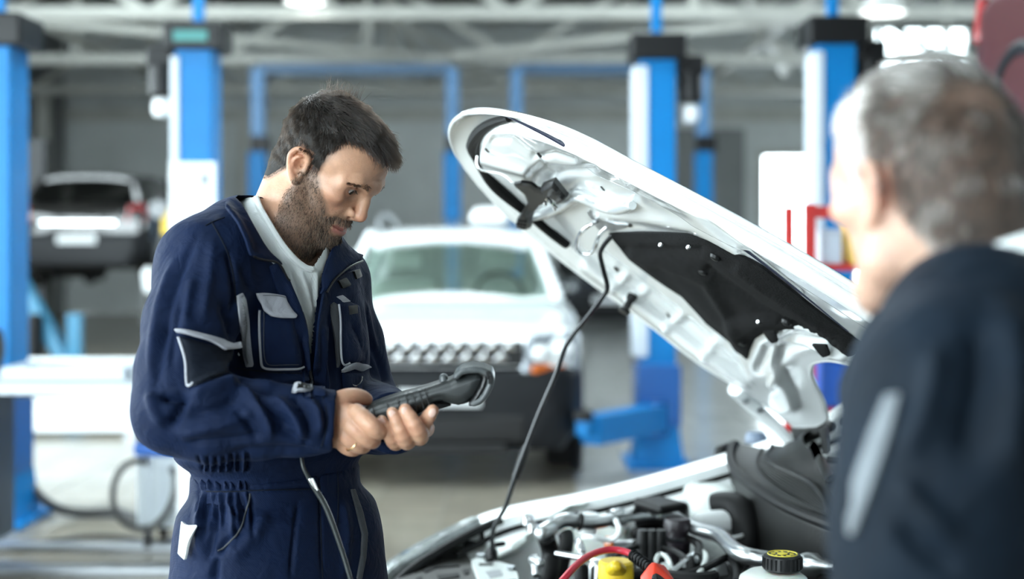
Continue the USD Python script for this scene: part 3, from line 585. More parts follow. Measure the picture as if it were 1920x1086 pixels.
# ================================================================ the white car with its bonnet up
H0, FW, SW = np.array([.903, 2.921, 0]), np.array([-.951, -.309, 0]), np.array([-.309, .951, 0])
def C(a, b, z): return H0 + a * FW + b * SW + np.array([0, 0, z])          # ahead of the hinge, to the far side, up
def Cv(p): p = np.asarray(p, float); return H0 + p[..., :1] * FW + p[..., 1:2] * SW + p[..., 2:3] * np.array([0, 0, 1.0])
zp = PchipInterpolator([-.4, -.05, -.02, .126, .25, .4, .5, .6, .7, .8, .88, .95, 1.0, 1.036, 1.2], [.85, 1.06, 1.085, 1.18, 1.25, 1.355, 1.42, 1.485, 1.55, 1.615, 1.672, 1.727, 1.764, 1.785, 1.86])
bh = PchipInterpolator([-.4, -.02, .2, .4, .6, .77, .88, .95, 1.0, 1.025, 1.036], [.68, .68, .655, .635, .60, .52, .42, .33, .21, .11, .02])
ar = lambda b: PchipInterpolator([0, .1, .2, .3, .4, .5, .6, .75], [.27, .255, .21, .14, .06, .0, -.02, -.02])(np.abs(b))
def hood_z(a, b):
    h = bh(np.clip(a, -.4, 1.036)); return zp(a) + .05 * np.minimum(1, h / .5) * np.clip(1 - (b / h) ** 2, -.3, 1)
def hood_n(a, b, e=.004):
    du = np.stack([np.full_like(a, e), np.zeros_like(a), hood_z(a + e, b) - hood_z(a, b)], -1); dv = np.stack([np.zeros_like(a), np.full_like(a, e), hood_z(a, b + e) - hood_z(a, b)], -1)
    n = np.cross(du, dv); n /= np.linalg.norm(n, axis=-1, keepdims=True); return n            # outward (up and back)
nb = 260
bb = np.linspace(-1, 1, 221)
aa = 1 - (1 - np.linspace(0, 1, nb)) ** 1.7
A0 = -.02 + aa[:, None] * 1.056 + 0 * bb; B = bb[None, :] * bh(np.clip(A0, -.4, 1.036)); A = ar(B) + (A0 + .02) / 1.056 * (1.036 - ar(B))
import shapely
outline = Polygon(np.vstack([np.stack([A[:, -1], B[:, -1]], 1), np.stack([A[::-1, 0], B[::-1, 0]], 1), np.stack([A[0], B[0]], 1)[1:-1]])).buffer(0)
Ed = shapely.distance(outline.boundary, shapely.points(A, B))
def step(x, a, b): t = np.clip((x - a) / (b - a), 0, 1); return t * t * (3 - 2 * t)
def inner_depth(a, b, e):
    d = .007 + .020 * step(e, .055, .075) - .012 * step(e, .150, .175)
    return d
def inner_pts(a, b, e=None, extra=0.0):
    e = shapely.distance(outline.boundary, shapely.points(a, b)) if e is None else e
    n = hood_n(a, b); p = np.stack([a, b, hood_z(a, b)], -1); return p - n * (inner_depth(a, b, e) + extra)[..., None], n
def seg_dist(U, V, poly):
    """Distance in the picture's plane to a polyline, and the place along it (0..1)."""
    best = np.full(U.shape, 1e9); at = np.zeros(U.shape); q = np.asarray(poly, float); L = np.r_[0, np.cumsum(np.linalg.norm(np.diff(q, axis=0), axis=1))]
    for i in range(len(q) - 1):
        d = q[i + 1] - q[i]; t = np.clip(((U - q[i, 0]) * d[0] + (V - q[i, 1]) * d[1]) / (d @ d + 1e-9), 0, 1)
        D = np.hypot(U - q[i, 0] - t * d[0], V - q[i, 1] - t * d[1]); m = D < best; best = np.where(m, D, best); at = np.where(m, (L[i] + t * (L[i + 1] - L[i])) / L[-1], at)
    return best, at
car_t = thing('white_car', 'white car in the foreground with its bonnet propped open', 'car', loc=tuple(H0))
M_hood = pm('bonnet_white', (.84, .87, .87), .20, coat_weight=1.0, coat_roughness=.03)
M_seal = pm('seal_rubber', (.003, .003, .0033), .55, specular_ior_level=.25)
outer = Cv(np.stack([A, B, hood_z(A, B)], -1))
hood = part(car_t, 'bonnet', gridmesh(outer, .0012), M_hood, smooth=60, world=True)
ip, ino = inner_pts(A, B, Ed)
# pressed ribs of the inner panel, strokes drawn where the photograph shows them
W0 = Cv(ip); U, V = px(W0.reshape(-1, 3)); U, V = U.reshape(A.shape), V.reshape(A.shape); rel = np.zeros(A.shape)
for poly, wd, h in [([(925, 262), (960, 262), (1000, 296), (1035, 332)], 7, -.012), ([(905, 300), (940, 310), (985, 322)], 8, .008), ([(1000, 296), (1040, 288), (1075, 300)], 6, -.008),
        ([(1035, 332), (1060, 322), (1110, 318)], 8, -.010), ([(1100, 500), (1180, 560), (1290, 648), (1400, 715)], 9, .012), ([(1130, 478), (1200, 530), (1300, 610), (1385, 690)], 7, -.010),
        ([(1180, 560), (1210, 545)], 7, .012), ([(1250, 612), (1280, 592)], 7, .012), ([(1320, 668), (1345, 640)], 8, .012), ([(1150, 536), (1172, 520)], 7, .012),
        ([(1425, 690), (1440, 655), (1490, 632), (1560, 645), (1640, 690)], 9, -.014), ([(1450, 720), (1470, 680), (1520, 660), (1580, 668)], 8, .012), ([(1120, 400), (1200, 405), (1300, 425), (1380, 470)], 12, .010),
        ([(945, 216), (978, 231), (1033, 258), (1089, 289), (1171, 328), (1240, 364), (1302, 402), (1402, 472), (1500, 548)], 4.5, -.012)]:
    D, _ = seg_dist(U, V, poly); rel += .65 * h * np.exp(-(D / wd) ** 2)
fade = step(Ed, .02, .06); ip2 = ip - ino * (rel * fade)[..., None]
part(hood, 'inner_panel', gridmesh(Cv(ip2)[:, ::-1], .001), M_hood, smooth=60, world=True)
# rolled edge between the two skins
ring = np.vstack([np.stack([A[:, -1], B[:, -1]], 1), np.stack([A[::-1, 0], B[::-1, 0]], 1), np.stack([A[0], B[0]], 1)[1:-1]])
rp = np.stack([ring[:, 0], ring[:, 1], hood_z(ring[:, 0], ring[:, 1])], -1); rn = hood_n(ring[:, 0], ring[:, 1])
part(hood, 'folded_edge', sweep(Cv(np.vstack([rp - rn * .0035, (rp - rn * .0035)[:1]])), .0055, 8, smooth=False), M_hood, smooth=60, world=True)
def onhood(u, v, off=0.0):
    """Points of the inner panel seen at pixels (u, v), moved off towards the engine, and the outward normals (towards the engine)."""
    u, v = np.atleast_1d(np.asarray(u, float)), np.atleast_1d(np.asarray(v, float)); d = np.stack([(u - CX) / FPX, np.ones_like(u), -(v - CY) / FPX], -1); o = np.array([0, 0, CAMZ])
    lo, hi = np.full(len(u), 1.6), np.full(len(u), 4.2)
    def g(Y):
        p = o + d * Y[:, None] - H0; a, b = p @ FW, p @ SW; a = np.clip(a, -.3, 1.03); b = np.clip(b, -bh(a) * .999, bh(a) * .999)
        return p[:, 2] - hood_z(a, b) + .02
    Ys = np.linspace(1.7, 4.1, 241); vals = np.stack([g(np.full(len(u), y)) for y in Ys], 1); s = np.sign(vals); ch = (s[:, 1:] != s[:, :-1]); k = np.where(ch.any(1), ch.argmax(1), 100)
    y0, y1 = Ys[k], Ys[k + 1]
    for _ in range(20):
        m = (y0 + y1) / 2; same = np.sign(g(m)) == np.sign(g(y0)); y0 = np.where(same, m, y0); y1 = np.where(same, y1, m)
    p = o + d * y0[:, None] - H0; a, b = p @ FW, p @ SW; a = np.clip(a, -.05, 1.02); b = np.clip(b, -bh(a) * .98, bh(a) * .98)
    q, n = inner_pts(a, b); n = -(n[:, :1] * FW + n[:, 1:2] * SW + n[:, 2:3] * np.array([0, 0, 1.0])); return Cv(q) + n * np.reshape(off, (-1, 1)), n
from scipy.spatial import Delaunay
def px_patch(poly, caster, stepx=5, off=.001, th=.003, holes=(), warp=None, bevel=True):
    """A thin piece whose outline is given in picture coordinates, laid on a surface: real thickness th, standing off the surface by off (a number or a function of u, v, inset)."""
    p = Polygon(poly) if not hasattr(poly, 'area') else poly
    p = p.buffer(0)
    for h in holes: p = p.difference(Polygon(h))
    p = max(getattr(p, 'geoms', [p]), key=lambda g: g.area)
    x0, y0, x1, y1 = p.bounds; g = np.stack(np.meshgrid(np.arange(x0, x1, stepx), np.arange(y0, y1, stepx)), -1).reshape(-1, 2)
    g = g[shapely.contains_xy(p.buffer(-stepx * .45), g[:, 0], g[:, 1])]; rings = [p.exterior, *p.interiors]
    bd = np.vstack([np.array([r.interpolate(t).coords[0] for t in np.arange(0, r.length, stepx * .8)]) for r in rings])
    pts = np.vstack([bd, g]); tri = Delaunay(pts).simplices; c = pts[tri].mean(1); tri = tri[shapely.contains_xy(p.buffer(.05), c[:, 0], c[:, 1])]
    ar2 = np.cross(pts[tri[:, 1]] - pts[tri[:, 0]], pts[tri[:, 2]] - pts[tri[:, 0]]); tri = tri[np.abs(ar2) > 1e-3]; ar2 = ar2[np.abs(ar2) > 1e-3]; tri[ar2 > 0] = tri[ar2 > 0][:, ::-1]
    ins = shapely.distance(p.boundary, shapely.points(pts)); o = off(pts[:, 0], pts[:, 1], ins) if callable(off) else np.full(len(pts), off)
    q, n = caster(pts[:, 0], pts[:, 1]); lo_ = q + n * np.reshape(o - .003, (-1, 1)) ; k = np.clip(ins / (stepx * .9), 0, 1) if bevel else np.ones(len(pts))
    hi_ = q + n * np.reshape(o + th * (.45 + .55 * k), (-1, 1)); N = len(pts)
    e = np.sort(np.vstack([tri[:, [0, 1]], tri[:, [1, 2]], tri[:, [2, 0]]]), 1); d = np.vstack([tri[:, [0, 1]], tri[:, [1, 2]], tri[:, [2, 0]]])
    _, inv, cn = np.unique(e, axis=0, return_inverse=True, return_counts=True); b = d[cn[inv.ravel()] == 1]
    side = np.vstack([np.stack([b[:, 1], b[:, 0], b[:, 0] + N], 1), np.stack([b[:, 1], b[:, 0] + N, b[:, 1] + N], 1)])
    return trimesh.Trimesh(np.vstack([lo_, hi_]), np.vstack([tri[:, ::-1], tri + N, side]), process=False)
def hp(u, v, off=0.0): return onhood(u, v, off)[0][0]
# insulation pad
M_pad = pm('felt_pad', (.009, .009, .0095), .85, vary=(60., .5), bump=(260., .002), specular_ior_level=.15)
def padoff(u, v, ins):
    o = .004 + .010 * np.clip(ins / 22, 0, 1)
    for poly, wd, h in [([(1200, 470), (1300, 500), (1340, 520), (1400, 620)], 10, .010), ([(1345, 500), (1440, 570), (1560, 640)], 9, -.009), ([(1250, 505), (1330, 600), (1400, 655)], 14, -.006), ([(1180, 463), (1330, 466)], 6, -.008), ([(1400, 500), (1500, 570), (1610, 650)], 7, .007)]:
        o = o + h * np.exp(-(seg_dist(u, v, poly)[0] / wd) ** 2)
    return o
pad = part(hood, 'insulation_pad', px_patch([(1150, 442), (1200, 440), (1300, 441), (1340, 450), (1395, 480), (1442, 507), (1545, 588), (1634, 655), (1612, 662), (1590, 648), (1560, 632), (1520, 618), (1490, 612), (1455, 614), (1430, 630), (1418, 655), (1414, 670), (1380, 652), (1330, 612), (1285, 562), (1230, 522), (1188, 490)], onhood, 6, padoff, .004), M_pad, smooth=50, world=True)
for u, v, w in ((1463, 615, 15), (1560, 640, 17)):
    part(pad, 'pad_tab', px_patch([(u - w, v - 6), (u + w * .6, v - 5), (u + w, v + 14), (u + w * .2, v + 18), (u - w * .3, v + 10)], onhood, 4, .012, .003), M_pad, world=True)
def clip_at(u, v, r=.011, m=None):
    q, n = onhood(u, v, .015); return lathe([(0, 0), (r, 0), (r * .8, .005), (r * .4, .007), (0, .007)], q[0], n[0], 14)
for u, v in ((1358, 476), (1333, 503), (1490, 598), (1410, 628)): part(pad, 'clip', clip_at(u, v), MATS['black_plastic'], world=True)
for u, v in ((1255, 452), (1308, 456), (1441, 590)): part(pad, 'rivet', clip_at(u, v, .005), M_chrome, world=True)
# weather strip at the front edge
ws = [onhood(u, v, .004)[0][0] for u, v in [(958, 233), (935, 238), (912, 250), (896, 268), (891, 287), (902, 305), (935, 333), (990, 382), (1040, 425), (1074, 454)]]
part(hood, 'weather_strip', sweep(ws, [.006, .009, .011, .013, .014, .014, .014, .013, .012, .010], 10), M_seal, world=True)
gq = spline(np.array([(948, 218), (978, 231), (1033, 258), (1089, 289), (1171, 328), (1240, 364), (1302, 402), (1402, 472), (1500, 548), (1590, 622)], float), 70)
gy = gaussian_filter(onhood(gq[:, 0], gq[:, 1])[0][:, 1], 5, mode='nearest'); gs = np.array([P(u, v, y - .012) for (u, v), y in zip(gq, gy)])
part(hood, 'seam_gap', sweep(gs, np.interp(np.linspace(0, 1, 70), np.linspace(0, 1, 10), [.001, .003, .0042, .0042, .0040, .0036, .0030, .0022, .0016, .001]), 8, smooth=False), pm('reflection_blue_grey', (.025, .03, .055), .3), world=True)  # dark strip laid on as a reflection in the glossy pressed step
# safety catch
M_catch = pm('catch_black', (.007, .007, .0075), .38, specular_ior_level=.35)
cat = part(hood, 'safety_catch', px_patch([(990, 318), (1003, 316), (1018, 328), (1028, 336), (1044, 341), (1050, 352), (1046, 362), (1030, 368), (1022, 380), (1018, 392), (1019, 401), (1008, 406), (995, 404), (988, 396), (991, 384), (1000, 374), (1008, 362), (1004, 346)], onhood, 3, .028, .006), M_catch, smooth=30, world=True)
for i in range(3):
    for j in range(3):
        u, v = 998 + i * 6.5 - j * 1.8, 384 + j * 6.5 + i * 1.2; q, n = onhood(u, v, .035); part(cat, 'grip_rib', hull([q[0] - .0016 * FW, q[0] + .0016 * FW], .0022, 8), MATS['seal_rubber'], world=True)
lt = part(hood, 'latch_housing', px_patch([(1034, 335), (1046, 330), (1058, 325), (1070, 340), (1083, 356), (1076, 361), (1068, 366), (1052, 364), (1044, 358), (1036, 350)], onhood, 3, .02, .014), M_catch, smooth=30, world=True)
for u, v, r in ((1050, 352, .005), (1067, 362, .005), (1056, 345, .006), (1064, 349, .006)):
    q, n = onhood(u, v, .042); part(lt, 'bolt', lathe([(0, 0), (r, 0), (r, .004), (r * .6, .006), (0, .006)], q[0], n[0], 10), M_chrome, world=True)
part(lt, 'latch_bolt', sweep([hp(1052, 340, .046), hp(1062, 347, .047), hp(1072, 356, .046)], .004, 8), M_chrome, world=True)
part(hood, 'catch_spring', sweep([hp(905, 291, .012), hp(920, 299, .02), hp(940, 305, .02), hp(965, 308, .022), hp(988, 316, .03)], .0022, 8), M_chrome, world=True)
rr = [(1012, 398), (1036, 399), (1060, 388), (1085, 374), (1104, 368), (1122, 376), (1150, 388), (1180, 389), (1198, 386)]
part(hood, 'reinforcement_bar', sweep([hp(u, v, .008) for u, v in rr], [.010, .013, .013, .013, .015, .015, .014, .013, .008], 14), pm('polished_white', (.70, .73, .74), .12, .35, coat_weight=1.0), world=True)
part(hood, 'striker', sweep([hp(1133, 418, .0), hp(1118, 411, .03), hp(1107, 428, .04), hp(1113, 446, .045), hp(1128, 452, .04), hp(1138, 440, .03), hp(1150, 430, .0)], .0045, 10), M_chrome, world=True)
part(hood, 'striker_plate', px_patch([(1110, 403), (1118, 398), (1138, 415), (1165, 424), (1186, 426), (1180, 432), (1150, 436), (1130, 434)], onhood, 4, .003, .004), M_galv, world=True)
for u, v in ((1135, 427), (1190, 428), (1000, 405)): part(hood, 'panel_slot', px_patch(Point(u, v).buffer(4), onhood, 2.5, .002, .002), MATS['black_plastic'], world=True)
for u, v in ((925, 278), (1026, 288), (1138, 360), (888, 220), (1259, 596), (1161, 511), (1385, 600)): part(hood, 'panel_slot', px_patch([(u - 4, v - 4), (u - 2, v - 4), (u + 5, v + 4), (u + 2, v + 4)], onhood, 2, .0015, .002), MATS['black_plastic'], world=True)
q, n = onhood(1196, 553, .005); part(hood, 'bump_stop', join(lathe([(0, 0), (.012, 0), (.012, .012), (.008, .016), (.008, .034), (.014, .038), (.014, .046), (0, .047)], q[0], n[0], 14)), M_black, world=True)
q, n = onhood(1176, 580, .0); part(hood, 'bump_stop', lathe([(0, 0), (.009, 0), (.009, .012), (0, .014)], q[0], n[0], 14), M_grey, world=True)
for s in (1, -1):
    part(hood, 'hinge_arm', sweep([C(.16, s * .655, 1.185), C(.06, s * .70, 1.11), C(-.03, s * .70, 1.02), C(-.06, s * .69, .93)], [.020, .018, .016, .018], 10), M_hood, world=True)
    for a in (.14, .10): part(hood, 'hinge_bolt', lathe([(0, 0), (.011, 0), (.009, .008), (0, .009)], C(a, s * .64, zp(a) - .03), -FW * .5 + np.array([0, 0, -.8]), 12), M_galv, world=True)
# prop rod
rod = [(922, 1040), (923, 1018), (924, 1000), (930, 982), (944, 958), (950, 945), (964, 900), (989, 832), (1016, 763), (1045, 695), (1058, 656), (1073, 630), (1100, 596), (1130, 557), (1139, 541), (1134, 516), (1127, 488), (1126, 472), (1136, 455), (1150, 440)]
Yt = hp(1150, 440, .012)[1]; rp_ = [P(u, v, 3.28 + (Yt - 3.28) * i / (len(rod) - 1)) for i, (u, v) in enumerate(rod)]
prop = part(car_t, 'prop_rod', sweep(rp_, .0052, 12, n=160), pm('rod_black', (.02, .022, .025), .22, .3), world=True, label='slim black rod holding the bonnet up')
part(prop, 'grip_sleeve', sweep([P(966, 896, 3.19), P(977, 866, 3.18), P(988, 836, 3.17)], [.0085, .010, .0085], 12), M_seal, world=True)
part(prop, 'rod_foot', lathe([(.016, -.02), (.014, .01), (.009, .02), (0, .02)], P(922, 1042, 3.28), (0, 0, 1), 14), M_black, world=True)
# ---- body
edge = np.array([(1.19, .20, .735), (1.15, .43, .765), (1.08, .60, .80), (.98, .70, .828), (.88, .765, .852), (.72, .81, .893), (.55, .80, .918), (.3, .775, .968), (0, .76, 1.04), (-.17, .745, 1.083), (-.32, .735, 1.11)])
ee = spline(edge, 70); T_ = np.gradient(ee[:, :2], axis=0); T_ /= np.linalg.norm(T_, axis=1, keepdims=True); Nn = np.stack([T_[:, 1], -T_[:, 0]], 1); Nn *= np.sign(Nn[:, 1:2] + 1e-9)
def off_line(d, dz, sl=slice(None)): e = ee[sl]; return np.column_stack([e[:, :2] + Nn[sl] * d, e[:, 2] + dz])
def mirror(G, s): G = np.array(G); G[..., 1] *= s; return G if s > 0 else G[::-1]
F_ = slice(30, 70); L_ = slice(8, 31); J_ = slice(0, 32)
for s in (1, -1):
    def rows(sl, *od): return mirror(np.stack([off_line(d, dz, sl) for d, dz in od]), s)
    fd = part(car_t, 'front_wing', gridmesh(Cv(rows(F_, (-.055, -.055), (-.05, -.012), (-.012, -.004), (.0, .0), (.012, -.003), (.05, -.035), (.085, -.12), (.10, -.30), (.10, -.42), (.08, -.60))), .002), M_hood, world=True, smooth=50)
    part(fd, 'wing_flange', gridmesh(Cv(rows(F_, (-.115, -.10), (-.11, -.052), (-.066, -.046), (-.060, -.09))), .002), M_hood, world=True, smooth=50)
    part(fd, 'seal_gap', sweep(Cv(mirror(off_line(-.062, -.04, slice(26, 66)), s)), .007, 8, smooth=False), M_seal, world=True)
    hl = part(car_t, 'headlight', gridmesh(Cv(rows(L_, (-.035, -.02), (-.03, .004), (.0, .002), (.02, -.02), (.055, -.09), (.05, -.19))), .004), pm('headlight_lens', (.46, .50, .50), .10, .15, vary=(40., .35), coat_weight=1.0), world=True, smooth=50)
    for k in (10, 14, 18, 22, 26): 
        p0 = off_line(-.02, .004)[k]; p0[1] *= s; part(hl, 'lens_clip', hull([Cv(p0) - .012 * SW, Cv(p0) + .012 * FW], .004, 8), M_grey, world=True)
    part(car_t, 'bonnet_seal', sweep(Cv(mirror(off_line(-.052, -.012, slice(1, 33)), s)), .011, 10, smooth=False), M_seal, world=True)
    part(car_t, 'bumper_side', gridmesh(Cv(rows(slice(0, 31), (.02, -.17), (.035, -.22), (.045, -.32), (.04, -.45), (.01, -.55))), .003), M_hood, world=True, smooth=50)
    # wheel
    wc = C(.38, s * .74, .32); w_ = part(car_t, 'tyre', lathe([(.2, -.1), (.3, -.105), (.32, -.08), (.32, .08), (.3, .105), (.2, .1)], wc, SW * s, 36), M_rub, world=True)
    part(w_, 'wheel_rim', lathe([(.205, -.09), (.205, .07), (.18, .07), (.16, .0), (.05, .04), (0, .045)], wc, SW * s, 36), M_galv, world=True)
    wr_ = part(car_t, 'tyre', lathe([(.2, -.1), (.3, -.105), (.32, -.08), (.32, .08), (.3, .105), (.2, .1)], C(-2.15, s * .74, .32), SW * s, 36), M_rub, world=True)
    part(wr_, 'wheel_rim', lathe([(.205, -.09), (.205, .07), (.18, .07), (.16, .0), (.05, .04), (0, .045)], C(-2.15, s * .74, .32), SW * s, 36), M_galv, world=True)
    part(car_t, 'inner_wing', gridmesh(Cv(mirror(np.stack([off_line(-.12, dz, slice(26, 68)) for dz in (-.06, -.2, -.5)]), s)), .003), M_hood, world=True)
nose = np.linspace(-.2, .2, 9)
part(car_t, 'bumper_front', gridmesh(Cv(np.stack([np.stack([1.195 + .01 * (1 - (nose / .2) ** 2) + da, nose, np.full(9, z)], -1) for da, z in ((-.03, .70), (-.01, .70), (.005, .56), (.01, .42), (.0, .28), (-.04, .2))])), .003), M_hood, world=True, smooth=50)
gr = part(car_t, 'grille', bx(-.45, .45, -.02, .02, .5, .66, .01), M_black, world=False) if False else part(car_t, 'grille', placed(bx(-.19, .19, -.01, .012, -.06, .06, .008), C(1.19, 0, .60), SW, FW), M_black, world=True)
# body behind the bonnet: sides, doors, cabin
def sec(a, w, z0, z1, tk=.1):
    r = rsec(w, z0, z1, 0, tk); return Cv(np.column_stack([np.full(len(r), a), r[:, 0], r[:, 2]]))
part(car_t, 'body', loft([sec(-.33, .84, .2, 1.02), sec(-.5, .86, .2, 1.05), sec(-1.4, .87, .2, 1.06), sec(-2.3, .865, .22, 1.07), sec(-2.62, .82, .28, 1.05), sec(-2.75, .74, .36, .98)][::-1]), M_hood, world=True, smooth=50)
def plate4(p, m, nm, th=.005): 
    p = [C(*q) for q in p]; u = np.linspace(0, 1, 8)[:, None, None]; v = np.linspace(0, 1, 8)[None, :, None]; p = np.array(p)
    return part(car_t, nm, gridmesh((p[0] * (1 - u) + p[1] * u) * (1 - v) + (p[3] * (1 - u) + p[2] * u) * v, th), m, world=True, smooth=True)
plate4([(-.22, .70, 1.07), (-.22, -.70, 1.07), (-.92, -.56, 1.44), (-.92, .56, 1.44)], M_glass, 'windscreen')
plate4([(-2.68, -.62, 1.06), (-2.68, .62, 1.06), (-2.35, .54, 1.42), (-2.35, -.54, 1.42)], M_tint, 'rear_window')
part(car_t, 'roof', loft([Cv(np.stack([np.r_[[a] * 15, [a] * 15], np.r_[np.linspace(-w, w, 15), np.linspace(w, -w, 15)], np.r_[z - .03 * np.abs(np.linspace(-1, 1, 15)) ** 3, np.full(15, z - .05)]], 1)) for a, w, z in ((-.88, .56, 1.455), (-1.1, .6, 1.485), (-1.7, .61, 1.49), (-2.25, .58, 1.46), (-2.4, .55, 1.42))]), M_hood, world=True, smooth=50)
for s in (1, -1):
    part(car_t, 'pillar', sweep([C(-.16, s * .735, 1.07), C(-.5, s * .68, 1.26), C(-.92, s * .575, 1.45)], [.034, .03, .03], 10), M_hood, world=True)
    part(car_t, 'pillar', bar(C(-1.35, s * .80, 1.05), C(-1.4, s * .59, 1.45), .06, .06), M_black, world=True); part(car_t, 'pillar', bar(C(-2.5, s * .76, 1.05), C(-2.35, s * .56, 1.44), .12, .06), M_hood, world=True)
    for q in ([(-.4, .79, 1.05), (-1.32, .80, 1.05), (-1.36, .60, 1.44), (-.98, .60, 1.44)], [(-1.4, .80, 1.05), (-2.45, .78, 1.05), (-2.3, .58, 1.44), (-1.44, .60, 1.44)]):
        q = [(a, s * b, z) for a, b, z in q]; plate4(q if s < 0 else [q[1], q[0], q[3], q[2]], M_tint, 'side_window')
part(car_t, 'dashboard', hull([C(-.45, -.6, 1.0), C(-.45, .6, 1.0), C(-.75, -.6, .98), C(-.75, .6, .98)], .06, 8), M_cabin, world=True)
# ---- engine bay
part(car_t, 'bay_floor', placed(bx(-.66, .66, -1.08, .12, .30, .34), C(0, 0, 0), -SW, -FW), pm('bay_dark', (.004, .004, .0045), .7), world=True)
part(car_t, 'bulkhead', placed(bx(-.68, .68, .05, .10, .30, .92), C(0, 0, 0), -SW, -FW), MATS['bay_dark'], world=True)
M_alu = pm('brushed_aluminium', (.62, .64, .65), .28, 1.0, vary=(18., .25))
M_bayw = pm('bay_white_metal', (.70, .74, .72), .32, vary=(8., .08))
M_trans = pm('milky_plastic', (.66, .70, .66), .35, subsurface_weight=.2)
M_cov = pm('textured_black', (.005, .0052, .0055), .5, specular_ior_level=.25, bump=(220., .0006))
def E(u, v, z): return Pz(u, v, z)
def px_plate(poly, z, th, m, nm, parent=None, lab=None, r=0):
    """A flat plate at height z whose outline is read off the picture."""
    q = np.array([E(u, v, z) for u, v in poly]); p = Polygon(q[:, :2]).buffer(0)
    if r: p = p.buffer(-r).buffer(r)
    return part(parent or car_t, nm, placed(ext(p, th), (0, 0, z - th)), m, world=True, label=lab)
rc = px_plate([(735, 1100), (760, 1062), (822, 1030), (868, 1026), (884, 1052), (905, 1100)], .80, .03, pm('cover_grey', (.050, .048, .044), .42), 'radiator_cover', r=.01)
for poly in ([(772, 1058), (790, 1054), (796, 1059), (778, 1066)], [(792, 1066), (812, 1060), (860, 1056), (862, 1060), (818, 1064), (798, 1072)], [(804, 1042), (822, 1036), (824, 1041), (808, 1047)], [(800, 1050), (826, 1045), (830, 1048), (806, 1055)], [(850, 1036), (866, 1036), (864, 1042), (854, 1044)], [(780, 1084), (792, 1080), (790, 1090), (778, 1092)], [(868, 1068), (882, 1066), (880, 1074), (872, 1076)], [(820, 1078), (860, 1074), (862, 1080), (824, 1086)]):
    px_plate(poly, .8035, .006, M_seal, 'cover_slot', rc)
cm = px_plate([(884, 1050), (905, 1042), (930, 1052), (960, 1060), (970, 1075), (975, 1100), (905, 1100)], .815, .02, M_bayw, 'front_crossmember', r=.006)
px_plate([(910, 1072), (938, 1068), (942, 1078), (918, 1084)], .8165, .003, M_galv, 'lock_plate', cm); px_plate([(898, 1056), (924, 1056), (924, 1059), (898, 1060)], .8165, .004, M_seal, 'slot', cm); px_plate([(950, 1088), (968, 1086), (970, 1092), (952, 1094)], .8165, .004, M_seal, 'slot', cm)
for u, v in ((918, 1052), (902, 1045), (958, 1068)): part(cm, 'bolt', lathe([(0, 0), (.011, 0), (.011, .008), (0, .01)], E(u, v, .816), sides=6), M_seal if u == 918 else M_galv, world=True)
sk = part(car_t, 'rod_bracket', hull([E(913, 1040, .80), E(925, 1048, .80), E(960, 1028, .83), E(935, 1020, .83), E(985, 1008, .85), E(970, 1040, .79)], .012, 8), M_bayw, world=True)
part(sk, 'bracket_slot', hull([E(930, 1022, .855), E(944, 1020, .855)], .006, 8), M_seal, world=True)
part(car_t, 'black_air_duct', hull([E(940, 1060, .76), E(985, 1040, .78), E(990, 1075, .74), E(955, 1085, .74)], .03, 10), M_seal, world=True)
part(car_t, 'lamp_rear_cover', hull([E(935, 975, .86), E(1000, 960, .86), E(1000, 985, .83), E(890, 1010, .80), E(880, 1020, .78)], .03, 10), M_cov, world=True)
part(car_t, 'inner_lamp_panel', gridmesh(np.array([[E(840 + t * 190, 1030 - t * 92 + s_ * 26, .80 + .06 * t - .03 * s_) for t in np.linspace(0, 1, 8)] for s_ in (0, .5, 1)]), .004), M_cov, world=True)
st_ = part(car_t, 'strut_bar', loft([[E(u + du, v + dv, z + dz) for du, dv, dz in ((-16, 8, 0), (14, -8, 0), (18, 4, -.02), (-10, 20, -.03))] for u, v, z in ((1000, 1000, .865), (1030, 975, .885), (1060, 955, .90), (1085, 940, .912), (1110, 938, .912))]), M_bayw, world=True, label='white slanting metal strut')
for u, v in ((1012, 992), (1036, 974)): part(st_, 'slot', hull([E(u, v, .905), E(u + 10, v - 5, .91)], .005, 8), M_seal, world=True)
for u, v in ((990, 983), (1000, 997)): part(st_, 'bolt', lathe([(0, 0), (.014, 0), (.014, .012), (.008, .02), (0, .02)], E(u, v, .89), sides=10), M_chrome, world=True)
part(car_t, 'bonnet_post', hull([E(1108, 944, .90), E(1120, 960, .88)], .013, 10), M_bayw, world=True)
# pipes and hoses
pipe = part(car_t, 'coolant_pipe', sweep([E(1026, 998, .90), E(1040, 985, .91), E(1062, 975, .92), (E(1100, 980, .91)), E(1140, 976, .91), E(1185, 966, .915), E(1235, 962, .915), E(1268, 972, .92), E(1305, 992, .92), E(1345, 1003, .925), E(1370, 1025, .925), E(1410, 1045, .925), E(1470, 1052, .92), E(1545, 1062, .92)], [.0155, .0165, .0165, .0148, .0148, .0155, .0155, .0155, .0155, .0165, .0165, .017, .0155, .015], 16, n=120), M_alu, world=True, label='bent silver aluminium pipe')
for u, v in ((1078, 976), (1088, 979)): part(pipe, 'clamp', torus(E(u, v, .915), E(1110, 981, .91) - E(1070, 974, .92), .0172, .004), M_seal, world=True)
part(pipe, 'joint', lathe([(.018, -.02), (.0215, -.015), (.0215, .015), (.018, .02)], E(1157, 971, .912), E(1190, 966, .912) - E(1130, 976, .912), 20), M_alu, world=True)
part(pipe, 'end_joint', lathe([(.019, -.03), (.023, -.02), (.023, .0), (.016, .01), (.012, .04)], E(1530, 1060, .92), E(1545, 1062, .92) - E(1470, 1052, .92), 20), M_alu, world=True)
part(pipe, 'collar', hull([E(1018, 1000, .90), E(1030, 992, .905)], .021, 12), M_alu, world=True)
